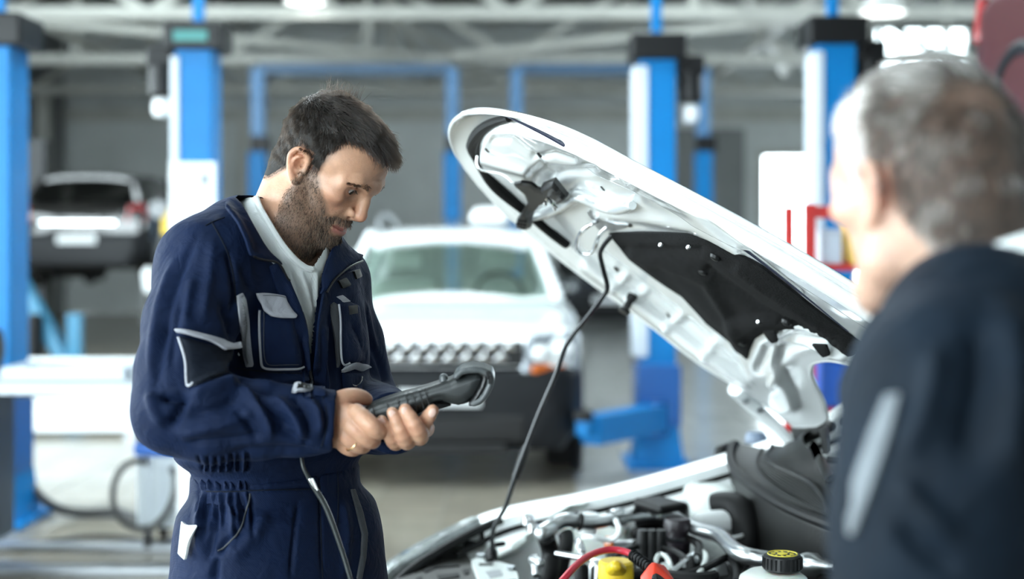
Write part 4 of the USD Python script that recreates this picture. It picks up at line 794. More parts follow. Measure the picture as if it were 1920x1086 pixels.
part(car_t, 'radiator_hose', sweep([E(1022, 1004, .895), E(1028, 1020, .87), E(1033, 1045, .84), E(1030, 1075, .81), E(1022, 1110, .76)], .020, 16), M_seal, world=True, label='thick black rubber hose')
part(car_t, 'rear_hose', sweep([E(1060, 1000, .87), E(1062, 1020, .85), E(1055, 1050, .82), E(1050, 1085, .78)], .018, 12), M_seal, world=True)
wr1 = part(car_t, 'washer_tank', hull([E(1075, 990, .86), E(1150, 985, .87), E(1155, 1050, .80), E(1080, 1060, .78), E(1090, 1000, .7), E(1150, 1000, .7)], .03, 14), M_trans, world=True, label='milky white fluid tank')
part(wr1, 'label_patch', hull([E(1137, 1010, .862), E(1146, 1010, .862), E(1146, 1026, .85), E(1137, 1026, .85)], .006, 8), M_orange, world=True)
part(wr1, 'neck', lathe([(.02, 0), (.02, .03), (.024, .03), (.024, .045), (0, .05)], E(1102, 1000, .88), sides=16), M_white, world=True)
part(wr1, 'fluid_pipe', sweep([E(1095, 1008, .90), E(1120, 1010, .905), E(1145, 1012, .90), E(1158, 1004, .91), E(1160, 988, .92), E(1156, 976, .915)], .006, 10), M_white, world=True)
cn_ = part(wr1, 'service_valve', sweep([E(1084, 1012, .92), E(1087, 1028, .91), E(1094, 1040, .90), E(1102, 1050, .89)], [.006, .009, .006, .004], 10), M_alu, world=True)
for k in range(4): part(cn_, 'valve_ring', torus(E(1085 + k * 1.8, 1016 + k * 5, .918 - k * .003), (0.1, 0, 1), .008, .002, 12, 6), M_chrome, world=True)
part(car_t, 'cross_tube', sweep([E(1044, 1038, .86), E(1090, 1046, .86), E(1130, 1052, .86)], .007, 10), M_alu, world=True)
part(car_t, 'hose_valve', join(sweep([E(1002, 1042, .86), E(1006, 1060, .84), E(1006, 1080, .82)], [.008, .012, .009], 10), hull([E(1000, 1050, .85), E(1012, 1056, .85)], .011, 10)), M_alu, world=True)
bb1 = part(car_t, 'fuse_box', hull([E(1198, 946, .94), E(1240, 944, .94), E(1282, 952, .94), E(1200, 985, .86), E(1285, 990, .86)], .012, 10), M_cov, world=True)
part(bb1, 'lid', hull([E(1196, 942, .955), E(1236, 938, .955), E(1280, 950, .955), E(1240, 956, .955)], .01, 10), M_seal, world=True)
part(car_t, 'relay_box', hull([E(1195, 1000, .86), E(1265, 990, .86), E(1268, 1035, .80), E(1198, 1040, .80)], .016, 10), MATS['seal_rubber'], world=True)
tk = part(car_t, 'expansion_tank', hull([E(1318, 985, .90), E(1352, 982, .90), E(1360, 1005, .86), E(1316, 1010, .86), E(1325, 1000, .80), E(1350, 1020, .80)], .032, 16), M_white, world=True, label='white rounded coolant tank')
part(tk, 'seam', torus(E(1338, 998, .885), (0, 0, 1), .07, .004), M_white, world=True)
part(car_t, 'lower_tank', hull([E(1308, 1020, .86), E(1350, 1035, .84), E(1310, 1050, .80), E(1345, 1055, .8)], .03, 14), M_bayw, world=True)
part(car_t, 'intake_hose', sweep([E(1340, 950, .93), E(1385, 956, .93), E(1400, 985, .90), E(1402, 1020, .86), E(1396, 1060, .80)], [.03, .034, .036, .036, .034], 16), M_seal, world=True)
part(car_t, 'strut_tower', lathe([(0, .03), (.06, .03), (.075, .02), (.085, -.02), (.10, -.15), (.12, -.4)], E(1340, 930, .92)), M_bayw, world=True)
part(car_t, 'tower_cap', lathe([(0, .05), (.022, .05), (.03, .035), (.03, .02)], E(1418, 845, .99)), pm('cap_bluegrey', (.13, .17, .24), .35), world=True)
part(car_t, 'duct_mouth', join(hull([E(1352, 848, 1.0), E(1378, 838, 1.0), E(1350, 885, .95), E(1380, 885, .94)], .018, 10)), M_cov, world=True)
en = part(car_t, 'engine_block', hull([E(1150, 1030, .84), E(1290, 1025, .84), E(1300, 1075, .78), E(1160, 1090, .76), E(1160, 1060, .6), E(1290, 1060, .6)], .02, 10), pm('cast_alu', (.40, .41, .42), .38, .85, vary=(25., .4), bump=(60., .003)), world=True)
for i in range(5): part(en, 'casting_rib', hull([E(1165 + i * 28, 1036 + (i % 2) * 6, .865), E(1172 + i * 28, 1062, .845)], .008, 8), MATS['cast_alu'], world=True)
part(en, 'oil_cap', lathe([(0, .04), (.026, .04), (.03, .034), (.03, .014), (.024, .012), (.024, 0)], E(1270, 1006, .90), sides=20), pm('cap_plum', (.010, .006, .010), .4), world=True)
part(en, 'cap_neck', lathe([(0, 0), (.03, 0), (.026, -.05), (.026, -.09)], E(1270, 1014, .89), sides=20), MATS['cap_plum'], world=True)
part(en, 'coil_pack', hull([E(1196, 1022, .88), E(1240, 1022, .88), E(1220, 1036, .86)], .014, 10), M_seal, world=True)
for u in (1205, 1222, 1238): part(en, 'coil_plug', lathe([(0, .03), (.012, .03), (.014, 0), (.010, -.04)], E(u, 1020, .90), sides=12), M_black, world=True)
wires = [([(1150, 1046), (1180, 1030), (1215, 1022), (1255, 1030), (1285, 1050)], .006, M_seal), ([(1230, 1052), (1240, 1040), (1250, 1046), (1256, 1066)], .005, M_bayw), ([(1258, 1070), (1285, 1050), (1300, 1038), (1306, 1052)], .005, M_alu), ([(1310, 1032), (1322, 1040), (1320, 1060), (1308, 1080)], .006, M_bayw),
    ([(1290, 1010), (1304, 1016), (1312, 1030), (1306, 1045)], .009, M_seal), ([(1270, 1078), (1310, 1070), (1345, 1054), (1362, 1046)], .008, M_seal), ([(1364, 1044), (1378, 1060), (1380, 1090)], .007, M_seal), ([(1180, 1080), (1230, 1078), (1290, 1084), (1340, 1080)], .012, M_seal), ([(1390, 1060), (1430, 1050), (1500, 1072), (1560, 1082)], .012, M_seal)]
for w, r, m in wires: part(car_t, 'wire', sweep([E(u, v, .895) for u, v in w], r, 8), m, world=True)
part(car_t, 'connector', hull([E(1340, 1060, .86), E(1356, 1058, .86), E(1362, 1078, .84), E(1346, 1080, .84)], .006, 8), M_alu, world=True)
part(car_t, 'lower_cover', hull([E(1360, 1070, .84), E(1420, 1075, .84), E(1560, 1095, .84), E(1380, 1110, .8)], .02, 10), M_cov, world=True)
for k, (u, v, r) in enumerate([(1172, 1046, .02), (1300, 1062, .016), (1250, 1075, .018), (1120, 1070, .02), (1090, 1075, .016), (1330, 1086, .018)]): part(car_t, 'fitting', lathe([(0, .02), (r * .7, .02), (r, .008), (r, -.03)], E(u, v, .85), sides=14), [M_alu, M_seal, M_bayw][k % 3], world=True)
# the mass of engine, gearbox and battery below
part(car_t, 'gearbox', hull([C(a, b, z) for a in (.16, .92) for b in (-.42, .50) for z in (.36, .66)], .04, 10), pm('dark_cast', (.03, .03, .031), .5, .6), world=True)
bt = part(car_t, 'battery', hull([C(a, b, z) for a in (.60, .86) for b in (-.40, -.06) for z in (.60, .85)], .012, 8), M_seal, world=True)
for b in (-.34, -.14): part(bt, 'battery_terminal', cyl(C(.72, b, .86), C(.72, b, .885), .011), M_galv, world=True)
part(car_t, 'tank_bracket', hull([E(1450, 1072, .84), C(.12, -.17, .80), C(.12, -.10, .70), E(1450, 1072, .78)], .04, 10), M_seal, world=True)
part(car_t, 'air_box', hull([C(a, b, z) for a in (.18, .50) for b in (-.60, -.36) for z in (.55, .80)], .03, 10), M_cov, world=True)
# reservoirs
yc = part(car_t, 'dipstick_cap', lathe([(0, .03), (.030, .03), (.034, .026), (.035, 0), (.032, -.03)], E(1155, 1080, .90), sides=24), pm('cap_yellow', (.72, .50, .02), .38), world=True, label='yellow cap with a round knob')
part(yc, 'knob', hull([E(1147, 1068, .925), E(1163, 1068, .925), E(1155, 1062, .94)], .012, 12), MATS['cap_yellow'], world=True)
br = part(car_t, 'brake_fluid_tank', lathe([(0, .0), (.045, 0), (.06, -.01), (.065, -.03), (.065, -.09), (.05, -.12)], E(1450, 1072, .955), sides=32), M_trans, world=True, label='milky white brake fluid tank')
bc = part(br, 'cap', lathe([(0, .026), (.03, .026), (.0335, .023), (.0345, .0), (.03, -.004)], E(1467, 1066, .962), sides=36), M_black, world=True)
for k in range(24):
    a_ = k * math.pi / 12; c_ = E(1467, 1066, .962)
    if math.sin(a_) < .4: part(br, 'cap_rib', bx(c_[0] + .0345 * math.cos(a_) - .0014, c_[0] + .0345 * math.cos(a_) + .0014, c_[1] + .0345 * math.sin(a_) - .0014, c_[1] + .0345 * math.sin(a_) + .0014, .964, .983), M_black, world=True, smooth=False)
c_ = E(1467, 1066, .962) + np.array([0, 0, .0262])
M_print = pm('print_yellow', (.65, .55, .05), .5)
part(br, 'cap_print', torus(c_, (0, 0, 1), .026, .0011, 40, 6), M_print, world=True); part(br, 'cap_print', lathe([(0, .001), (.009, .001), (.009, -.001)], c_, sides=24), M_print, world=True)
for k in range(10):
    a_ = k * math.pi / 5; part(br, 'cap_print', bar(c_ + .014 * np.array([math.cos(a_), math.sin(a_), 0]), c_ + .021 * np.array([math.cos(a_ + .2), math.sin(a_ + .2), 0]), .003, .0012), M_print, world=True)
# cowl, grille and wipers
M_cowl = pm('cowl_plastic', (.0058, .0058, .0056), .42, specular_ior_level=.3, bump=(180., .0005))
def strip(rows, m, nm, th=.003, parent=None): return part(parent or car_t, nm, gridmesh(np.array(rows), th), m, world=True, smooth=50)
def pl(pts, n=24): return spline(np.array(pts), n)
fr = pl([E(1378, 838, 1.02), E(1370, 862, 1.00), E(1382, 890, .985), E(1420, 922, .98), E(1478, 957, .98), E(1560, 990, .98), E(1650, 1014, .98)])          # front lip
mid = pl([E(1430, 842, 1.03), E(1422, 856, 1.02), E(1420, 878, 1.01), E(1446, 910, .998), E(1506, 946, .992), E(1558, 970, .99), E(1566, 976, .99)])
bk = pl([E(1448, 836, 1.04), E(1440, 850, 1.035), E(1441, 866, 1.03), E(1480, 886, 1.022), E(1523, 909, 1.015), E(1549, 946, 1.0), E(1568, 974, .992)])
rr_ = pl([E(1520, 806, 1.085), E(1505, 822, 1.08), E(1530, 850, 1.07), E(1600, 880, 1.06), E(1680, 930, 1.05), E(1790, 960, 1.05)])
cw = strip([fr + [0, 0, -.15], fr + [0, 0, -.012], fr, fr * .7 + mid * .3 + [0, 0, .006], mid + [0, 0, -.001]], M_cowl, 'cowl_tray')
part(car_t, 'cowl_seal', sweep(fr + [0, 0, .006], .013, 10, smooth=False), M_seal, world=True)
strip([bk + [0, 0, .0], bk * .75 + rr_ * .25 + [0, 0, -.012], bk * .3 + rr_ * .7 + [0, 0, -.012], rr_ + [0, 0, .0]], M_cowl, 'cowl_panel')
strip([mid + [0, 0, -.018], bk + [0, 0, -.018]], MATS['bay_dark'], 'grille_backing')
M_cg = pm('grille_grey', (.035, .035, .034), .4); gl = part(car_t, 'cowl_grille', sweep(mid, .005, 8, smooth=False), M_cowl, world=True); part(gl, 'grille_rim', sweep(bk, .006, 8, smooth=False), M_cowl, world=True)
for k in range(1, 8): part(gl, 'grille_slat', sweep(mid * (1 - k / 8) + bk * (k / 8) + [0, 0, -.002], .0011, 6, smooth=False), M_cg, world=True)
m2, b2 = pl(mid, 76), pl(bk, 76)
for k in range(14, 70): part(gl, 'grille_rib', bar(m2[k] + [0, 0, -.005], b2[k] + [0, 0, -.005], .0014, .004), M_cg, world=True, smooth=False)
wpr = part(car_t, 'wiper_arm', loft([[E(u + du, v + dv, z) for du, dv in ((-w, w * .6), (0, -w * .7), (w, -w * .5), (w * .3, w * .7))] for u, v, w, z in ((1524, 832, 7, 1.09), (1535, 858, 8, 1.09), (1556, 895, 10, 1.075), (1580, 935, 10, 1.06), (1610, 975, 9, 1.055))]), pm('wiper_black', (.028, .029, .030), .35), world=True, smooth=30, label='black wiper arm')
part(wpr, 'arm_joint', hull([E(1553, 902, 1.08), E(1570, 893, 1.08)], .007, 8), M_seal, world=True)
part(wpr, 'spindle_arm', loft([[E(u + du, v + dv, z) for du, dv in ((-w, w * .4), (0, -w * .6), (w, -w * .4), (w * .3, w * .5))] for u, v, w, z in ((1545, 802, 9, 1.13), (1548, 825, 9, 1.12), (1550, 848, 8, 1.105))]), M_cowl, world=True, smooth=30)
part(car_t, 'scuttle_panel', hull([E(1492, 806, 1.07), E(1540, 790, 1.10), E(1560, 800, 1.1), E(1500, 830, 1.05)], .014, 8), M_cowl, world=True)
part(car_t, 'wiper_blade', sweep([E(1552, 862, 1.10), E(1600, 868, 1.10), E(1680, 880, 1.11)], .007, 8), M_seal, world=True)
part(car_t, 'screen_trim', sweep([C(-.17, .70, 1.085), C(-.22, .45, 1.065), C(-.2, 0, 1.06), C(-.22, -.45, 1.065), C(-.17, -.70, 1.085)], .010, 8), M_seal, world=True)
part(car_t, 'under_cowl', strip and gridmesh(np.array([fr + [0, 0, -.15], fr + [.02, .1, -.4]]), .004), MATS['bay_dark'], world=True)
bq = np.linspace(-.70, .08, 14); part(car_t, 'scuttle_tray', gridmesh(np.array([[C(.10 - .5 * (b + .2) ** 2 - .06 * i, b, z) for b in bq] for i, z in enumerate((.90, .965, .985, .99, 1.02, 1.05))]), .003), M_cowl, world=True)
# jumper lead
jl = thing('jumper_lead', 'red jumper lead arching over the engine to a red clamp', 'jumper cable', loc=tuple(E(1120, 1040, .95)))
part(jl, 'cable', sweep([E(1030, 1115, .93), E(1055, 1088, .95), E(1085, 1056, .965), E(1120, 1036, .97), E(1150, 1031, .97), (E(1186, 1040, .965))], .0065, 12), pm('cable_red', (.55, .02, .045), .35), world=True)
sp = part(jl, 'strain_boot', sweep([E(1184, 1039, .965), E(1205, 1052, .96), E(1226, 1070, .955)], [.008, .009, .010], 10), M_black, world=True)
for k in range(7): part(sp, 'boot_rib', torus(E(1188 + k * 5.2, 1042 + k * 3.9, .964 - k * .0012), E(1226, 1070, .955) - E(1184, 1039, .965), .0095, .0022, 14, 6), M_black, world=True)
cl = part(jl, 'clamp', hull([E(1226, 1064, .96), E(1240, 1068, .95), E(1256, 1092, .93), E(1210, 1084, .94), E(1222, 1110, .92)], .009, 10), pm('clamp_red', (.75, .05, .02), .35), world=True)
part(cl, 'clamp_jaw', hull([E(1230, 1084, .962), E(1246, 1096, .95)], .008, 8), M_black, world=True)
# ================================================================ people: shared pieces
def cmesh(path, m, mat, col, smooth=True):
    """Mesh with a colour per vertex (primvar "tint")."""
    g = usdkit.mesh(stage, path, m, mat, smooth=smooth)
    UsdGeom.PrimvarsAPI(g.GetPrim()).CreatePrimvar('tint', Sdf.ValueTypeNames.Color3fArray, 'vertex').Set(Vt.Vec3fArray.FromNumpy(np.asarray(col, np.float32)))
    return path
def local_of(top, pts): R, t = XF[top]; return (np.asarray(pts) - t) @ R
def curves(parent, name, strands, widths, mat, label=None):
    """Hair: strands (n, k, 3) in world coordinates, widths (k,)."""
    path = numbered(parent + '/' + name); c = UsdGeom.BasisCurves.Define(stage, path); n, k = strands.shape[:2]
    c.CreateTypeAttr('linear'); c.CreatePointsAttr(Vt.Vec3fArray.FromNumpy(local_of('/'.join(parent.split('/')[:3]), strands.reshape(-1, 3)).astype(np.float32)))
    c.CreateCurveVertexCountsAttr(Vt.IntArray.FromNumpy(np.full(n, k, np.int32))); c.CreateWidthsAttr(Vt.FloatArray.FromNumpy(np.tile(np.asarray(widths, np.float32), n))); c.SetWidthsInterpolation('vertex')
    UsdShade.MaterialBindingAPI.Apply(c.GetPrim()).Bind(mat); say(c.GetPrim(), label=label, kind='stuff')
    return path
def skin_mat(name, rough=.42):
    MATS[name] = usdkit.material(stage, '/World/Looks/' + name, {'a': ('attribute', {'attribute': 'tint'}), 'tc': ('texture_coordinate', {}), 'n': ('noise_texture', dict(scale=55., detail=5., roughness=.65)), 'n2': ('noise_texture', dict(scale=420., detail=3.)),
        'r': ('rgb_ramp', {'ramp': [(.3, (.80, .78, .78)), (.7, (1.08, 1.04, 1.02))]}), 'm': ('mix', dict(mix_type='multiply', fac=.8)), 'b': ('bump', dict(strength=.7, distance=.0005)),
        'p': ('principled_bsdf', dict(roughness=rough, subsurface_weight=.10, subsurface_scale=.006, subsurface_radius=(1., .35, .18), specular_ior_level=.45))},
        [('tc.object', 'n.vector'), ('tc.object', 'n2.vector'), ('n.fac', 'r.fac'), ('a.color', 'm.color1'), ('r.color', 'm.color2'), ('m.color', 'p.base_color'), ('n2.fac', 'b.height'), ('b.normal', 'p.normal')], surface='p.BSDF'); return MATS[name]
def cloth_mat(name, color, dark, rough=.75, sheen=.10, weave=900., soft=(30., .006)):
    MATS[name] = usdkit.material(stage, '/World/Looks/' + name, {'tc': ('texture_coordinate', {}), 'n': ('noise_texture', dict(scale=9., detail=6., roughness=.65)), 'r': ('rgb_ramp', {'ramp': [(.3, dark), (.7, color)]}),
        'w': ('wave_texture', dict(wave_type='bands', bands_direction='diagonal', scale=weave / 6, distortion=.6)), 'n2': ('noise_texture', dict(scale=soft[0], detail=4., distortion=.6)),
        'b': ('bump', dict(strength=.35, distance=.0004)), 'b2': ('bump', dict(strength=.8, distance=soft[1])),
        'p': ('principled_bsdf', dict(roughness=rough, sheen_weight=sheen, sheen_roughness=.4, sheen_tint=tuple(min(1, c * 6 + .1) for c in color), specular_ior_level=.18))},
        [('tc.object', 'n.vector'), ('tc.object', 'w.vector'), ('tc.object', 'n2.vector'), ('n.fac', 'r.fac'), ('r.color', 'p.base_color'), ('n2.fac', 'b2.height'), ('w.fac', 'b.height'), ('b2.normal', 'b.normal'), ('b.normal', 'p.normal')], surface='p.BSDF'); return MATS[name]
def zbuffer(m, n=7):
    """Caster onto a mesh: the place and normal of the surface seen at pixels (u, v)."""
    V, Fc = np.array(m.vertices), np.array(m.faces); u, v = px(V); c = V[Fc].mean(1); fn = np.cross(V[Fc[:, 1]] - V[Fc[:, 0]], V[Fc[:, 2]] - V[Fc[:, 0]])
    Fc = Fc[(fn * (np.array([0, 0, CAMZ]) - c)).sum(1) > 0]; u0, v0 = int(u.min()) - 4, int(v.min()) - 4; W, H = int(u.max()) - u0 + 8, int(v.max()) - v0 + 8; D = np.full((H, W), 99.0)
    for i in range(n + 1):
        for j in range(n + 1 - i):
            w = np.array([i, j, n - i - j]) / n; uu = (u[Fc] * w).sum(1); vv = (v[Fc] * w).sum(1); np.minimum.at(D, (np.round(vv).astype(int) - v0, np.round(uu).astype(int) - u0), (V[Fc, 1] * w).sum(1))
    ok = D < 90; idx = distance_transform_edt(~ok, return_distances=False, return_indices=True); D = D[tuple(idx)]; S = gaussian_filter(D, 2.0)
    vv, uu = np.mgrid[0:H, 0:W]; Pn = np.stack([(uu + u0 - CX) / FPX * S, S, CAMZ - (vv + v0 - CY) / FPX * S], -1); N = np.cross(np.gradient(Pn, axis=1), np.gradient(Pn, axis=0)); N /= np.linalg.norm(N, axis=-1, keepdims=True) + 1e-12; N[N[..., 1] > 0] *= -1
    N = np.stack([gaussian_filter(N[..., k], 2) for k in range(3)], -1); N /= np.linalg.norm(N, axis=-1, keepdims=True)
    def cast(a, b):
        a, b = np.atleast_1d(np.asarray(a, float)), np.atleast_1d(np.asarray(b, float)); q = np.stack([np.clip(b - v0, 0, H - 1), np.clip(a - u0, 0, W - 1)])
        d = map_coordinates(D, q, order=1); return np.stack([(a - CX) / FPX * d, d, CAMZ - (b - CY) / FPX * d], 1), nrm_rows(np.stack([map_coordinates(N[..., k], q, order=1) for k in range(3)], 1))
    return cast
def nrm_rows(a): return a / (np.linalg.norm(a, axis=1, keepdims=True) + 1e-12)
def folds(m, strokes, ymax=99):
    """Raises (+) or sinks (-) folds drawn as picture strokes (points, width in pixels, height in metres) on the side that faces the camera."""
    V = np.array(m.vertices); N = np.array(m.vertex_normals); u, v = px(V); face = np.clip(-(N * nrm_rows(V - [0, 0, CAMZ])).sum(1) * 2.5, 0, 1); d = np.zeros(len(V))
    for pts, w, h in strokes:
        q = spline(np.array(pts, float), 24) if len(pts) > 2 else np.array(pts, float); b = (u > q[:, 0].min() - 3 * w) & (u < q[:, 0].max() + 3 * w) & (v > q[:, 1].min() - 3 * w) & (v < q[:, 1].max() + 3 * w)
        D, t = seg_dist(u[b], v[b], q); d[b] += 1.4 * h * np.exp(-(D / w) ** 2) * np.clip(np.minimum(t, 1 - t) * 5 + .15, 0, 1)
    m.vertices = V + N * (d * face)[:, None]; return m
def rows(*a): return np.array(a, float)
# ---- a head in its own frame: F forward, R to its right, U up, origin midway between the ears
def head_field(neck_to, neck_r=(.056, .060), h=.0018, lo=(-.2, -.105, -.30), male_jaw=1.0, crown=True, gaze=-.0015, open_eye=.0050):
    f = Field(lo, (.14, .105, .14), h)
    f.ell((.001, 0, .034), (.083, .073, .078), k=0).ell((.030, 0, .038), (.062, .062, .060), k=.02).ell((-.031, 0, .0), (.044, .055, .055), k=.025).ell((.034, 0, -.028), (.053, .056, .066), k=.02)
    if crown: f.ell((-.030, 0, .045), (.061, .068, .057), k=.015)
    for s in (1, -1):
        f.chain([(.066, s * .050, .016), (.0785, s * .034, .0255), (.0845, s * .014, .0235), (.0840, 0, .022)], [.008, .0085, .009, .009], k=.014)
        f.ell((.054, s * .047, -.008), (.026, .016, .014), k=.018)
        f.chain([(.004, s * .057, -.025), (.012, s * .054 * male_jaw, -.058), (.046, s * .036, -.080), (.074, s * .014, -.087)], [.013, .0155, .015, .015], k=.02)
    f.ell((.077, 0, -.085), (.015, .020, .014), k=.014).ell((.062, 0, -.052), (.0255, .029, .031), k=.016)
    for s in (1, -1):
        f.ell((.0880, s * .0325, .009), (.0125, .0165, .0105), k=.010, mode='-')
        f.ell((.0680, s * .0325, .0095), (.0142, .0165, .0140), k=.003)
        f.ell((.0835, s * .0330, .0095 + gaze), (.0080, .0130, open_eye), k=.0012, mode='-')
        f.chain([(.0765, s * .0225, .0150), (.0815, s * .033, .0175), (.0755, s * .044, .0140)], .0012, k=.002, mode='-', n=8)
    f.chain([(.0850, 0, .018), (.0930, 0, -.001), (.1010, 0, -.019)], [.0068, .0078, .0090], k=.008).ell((.1005, 0, -.0235), (.0100, .0100, .0086), k=.006)
    for s in (1, -1): f.ell((.0880, s * .0130, -.0265), (.0100, .0056, .0078), k=.005)
    f.cap((.095, 0, -.0305), (.083, 0, -.0355), .0052, .006, k=.005)
    for s in (1, -1): f.ell((.0920, s * .0075, -.0335), (.0052, .0034, .0030), k=.002, mode='-')
    for s in (1, -1):
        f.chain([(.0745, s * .0245, -.0562), (.0855, s * .0105, -.0503), (.0880, 0, -.0512)], [.0028, .0050, .0046], k=.004, n=6); f.chain([(.0745, s * .0235, -.0580), (.0860, s * .010, -.0632), (.0878, 0, -.0640)], [.0028, .0060, .0064], k=.004, n=6)
        f.chain([(.0800, s * .0245, -.0572), (.0890, s * .012, -.0570), (.0930, 0, -.0575)], [.0010, .0019, .0022], k=.0018, mode='-', n=6)
        f.chain([(.092, s * .020, -.030), (.086, s * .031, -.046)], .003, k=.012, mode='-')
        # ear
        hx = [(.007, s * .070, -.002), (.008, s * .073, .010), (.002, s * .078, .0195), (-.009, s * .083, .0205), (-.018, s * .085, .009), (-.015, s * .082, -.006), (-.004, s * .077, -.020), (.006, s * .0715, -.026), (.008, s * .069, -.014)]
        f.ell((-.005, s * .0755, -.002), (.0135, .0045, .021), R=[nrm((1, -s * .35, 0)), nrm((s * .35, 1, 0)), (0, 0, 1)], k=.004)
        f.chain(hx, [.0030, .0036, .0040, .0042, .0040, .0038, .0046, .0058, .0035], k=.0025, n=34)
        f.chain([(-.004, s * .081, .0115), (-.0095, s * .0815, .002), (-.007, s * .079, -.009)], .0024, k=.003, n=10)
        f.ell((.0015, s * .081, -.002), (.0068, .010, .0095), k=.003, mode='-'); f.ell((-.005, s * .087, .0145), (.007, .006, .0026), k=.003, mode='-')
        f.cap((.0095, s * .070, .001), (.0105, s * .070, -.008), .0040, k=.003)
    f.cap((-.022, 0, -.03), neck_to, neck_r[0], neck_r[1], k=.022)
    return f
def hair_strands(roots, nrmls, flow, length, lift, jitter, rng, k=6, curl=0.0):
    """Strands grown from roots: start along the normal (lift) and bend towards flow."""
    n = len(roots); d0 = nrm_rows(nrmls * lift[:, None] + flow + rng.normal(0, jitter, (n, 3))); d1 = nrm_rows(flow + nrmls * .06 + rng.normal(0, jitter * .8, (n, 3))); p = roots - nrmls * .001; out = [p]
    for i in range(1, k):
        t = i / (k - 1); d = nrm_rows(d0 * (1 - t) + d1 * t); p = p + d * (length / (k - 1))[:, None]; out.append(p)
    return np.stack(out, 1)
def surface_points(m, n, mask_fn, rng):
    V, Fc = np.array(m.vertices), np.array(m.faces); c = V[Fc].mean(1); ok = mask_fn(c); Fc = Fc[ok]; a = np.linalg.norm(np.cross(V[Fc[:, 1]] - V[Fc[:, 0]], V[Fc[:, 2]] - V[Fc[:, 0]]), axis=1); N = np.array(m.vertex_normals)
    i = rng.choice(len(Fc), n, p=a / a.sum()); r = rng.random((n, 2)); r[r.sum(1) > 1] = 1 - r[r.sum(1) > 1]; w = np.column_stack([1 - r.sum(1), r]); return (V[Fc[i]] * w[:, :, None]).sum(1), nrm_rows((N[Fc[i]] * w[:, :, None]).sum(1))
class HeadFrame:
    def __init__(s, o, yaw, pitch, roll=0):
        c, n = math.cos, math.sin; h = np.array([c(yaw), -n(yaw), 0]); z = np.array([0, 0, 1.0]); s.o = np.array(o, float)
        s.F = c(pitch) * h - n(pitch) * z; s.U = n(pitch) * h + c(pitch) * z; s.R = np.cross(s.F, s.U)
        if roll: s.R, s.U = s.R * c(roll) + s.U * n(roll), s.U * c(roll) - s.R * n(roll)
        s.M = np.stack([s.F, s.R, s.U])
    def w(s, p): return s.o + np.asarray(p, float) @ s.M
    def d(s, v): return np.asarray(v, float) @ s.M
    def l(s, p): return (np.asarray(p, float) - s.o) @ s.M.T
def hand(f, palm, fingers, kp=.007):
    for a, b, ra, rb in palm: f.cap(a, b, ra, rb, k=kp)
    for pts, r in fingers:
        g = copy.copy(f); g.F = np.full(f.n, 9.0, np.float32); g.chain(spline(pts, 9) if len(pts) == 3 else pts, np.interp(np.linspace(0, 1, 9 if len(pts) == 3 else len(pts)), np.linspace(0, 1, len(r)), r), k=.003); f.F = smin(f.F, g.F, .0022)
M_navy = cloth_mat('navy_twill', (.0024, .0102, .040), (.0016, .0068, .026))
M_navyd = cloth_mat('navy_dark_twill', (.003, .006, .014), (.002, .0045, .010))
M_gtrim = cloth_mat('grey_trim', (.40, .41, .45), (.33, .34, .38), .7, .2)
M_dgrey = cloth_mat('dark_grey_trim', (.07, .075, .085), (.05, .055, .06), .7, .2)
M_tee = cloth_mat('white_cotton', (.84, .88, .88), (.80, .84, .84), .85, .2, 600., (16., .010))
M_skin = skin_mat('skin')
M_hair = usdkit.material(stage, '/World/Looks/brown_hair', {'h': ('principled_hair_bsdf', dict(model='Chiang', parametrization='Direct coloring', color=(.0052, .003, .0019), roughness=.30, radial_roughness=.35))}, [], surface='h.BSDF')
M_beard = pm('beard_hair', (.028, .017, .011), .5)
M_cap = pm('hair_base', (.004, .0028, .002), .8)
M_eye = pm('eye_white', (.55, .52, .50), .15)
M_iris = pm('eye_iris', (.02, .013, .008), .1)
M_lip = None

# ================================================================ the mechanic
ro = np.random.default_rng(11)
FV, LV, B0 = np.array([.82, -.572, 0]), np.array([.572, .82, 0]), np.array([-.375, 2.27, 0])
def MB(l, f, z): return B0 + l * LV + f * FV + np.array([0, 0, z])
mech = thing('person', 'person in navy work coverall with grey trims, looking down at a handheld tester', 'person', loc=tuple(B0))
zk = [.80, .90, 1.0, 1.06, 1.12, 1.155, 1.185, 1.215, 1.30, 1.38, 1.45, 1.51, 1.55, 1.585, 1.62]
ak = [.175, .185, .188, .186, .174, .149, .147, .172, .182, .190, .188, .165, .125, .085, .06]
bk_ = [.125, .130, .130, .127, .120, .102, .101, .117, .120, .124, .118, .105, .090, .072, .055]
ck = [.01, .012, .010, .008, .004, .0, .0, -.006, -.014, -.022, -.028, -.026, -.018, -.008, .0]
pa, pb, pc = (PchipInterpolator(zk, q) for q in (ak, bk_, ck))
def torso(shrink=0.0, z0=.9, z1=1.60):
    def g(X, Y, Z):
        zc = np.clip(Z, zk[0], zk[-1]); a, b, c = (q(zc).astype(np.float32) for q in (pa, pb, pc)); a, b = a - shrink, b - shrink
        l = (X - B0[0]) * LV[0] + (Y - B0[1]) * LV[1]; f = (X - B0[0]) * FV[0] + (Y - B0[1]) * FV[1] - c; n = 2.3
        q = ((np.abs(l) / a) ** n + (np.abs(f) / b) ** n) ** (1 / n); return np.maximum((q - 1) * np.minimum(a, b), np.maximum(Z - z1, z0 - Z))
    return g
shR, elR, wrR = P(388, 500, 2.15), P(330, 772, 2.0), P(622, 788, 2.03)
shL, elL, wrL = P(622, 530, 2.42), P(690, 765, 2.44), P(738, 790, 2.17)
nb_ = P(520, 432, 2.27)
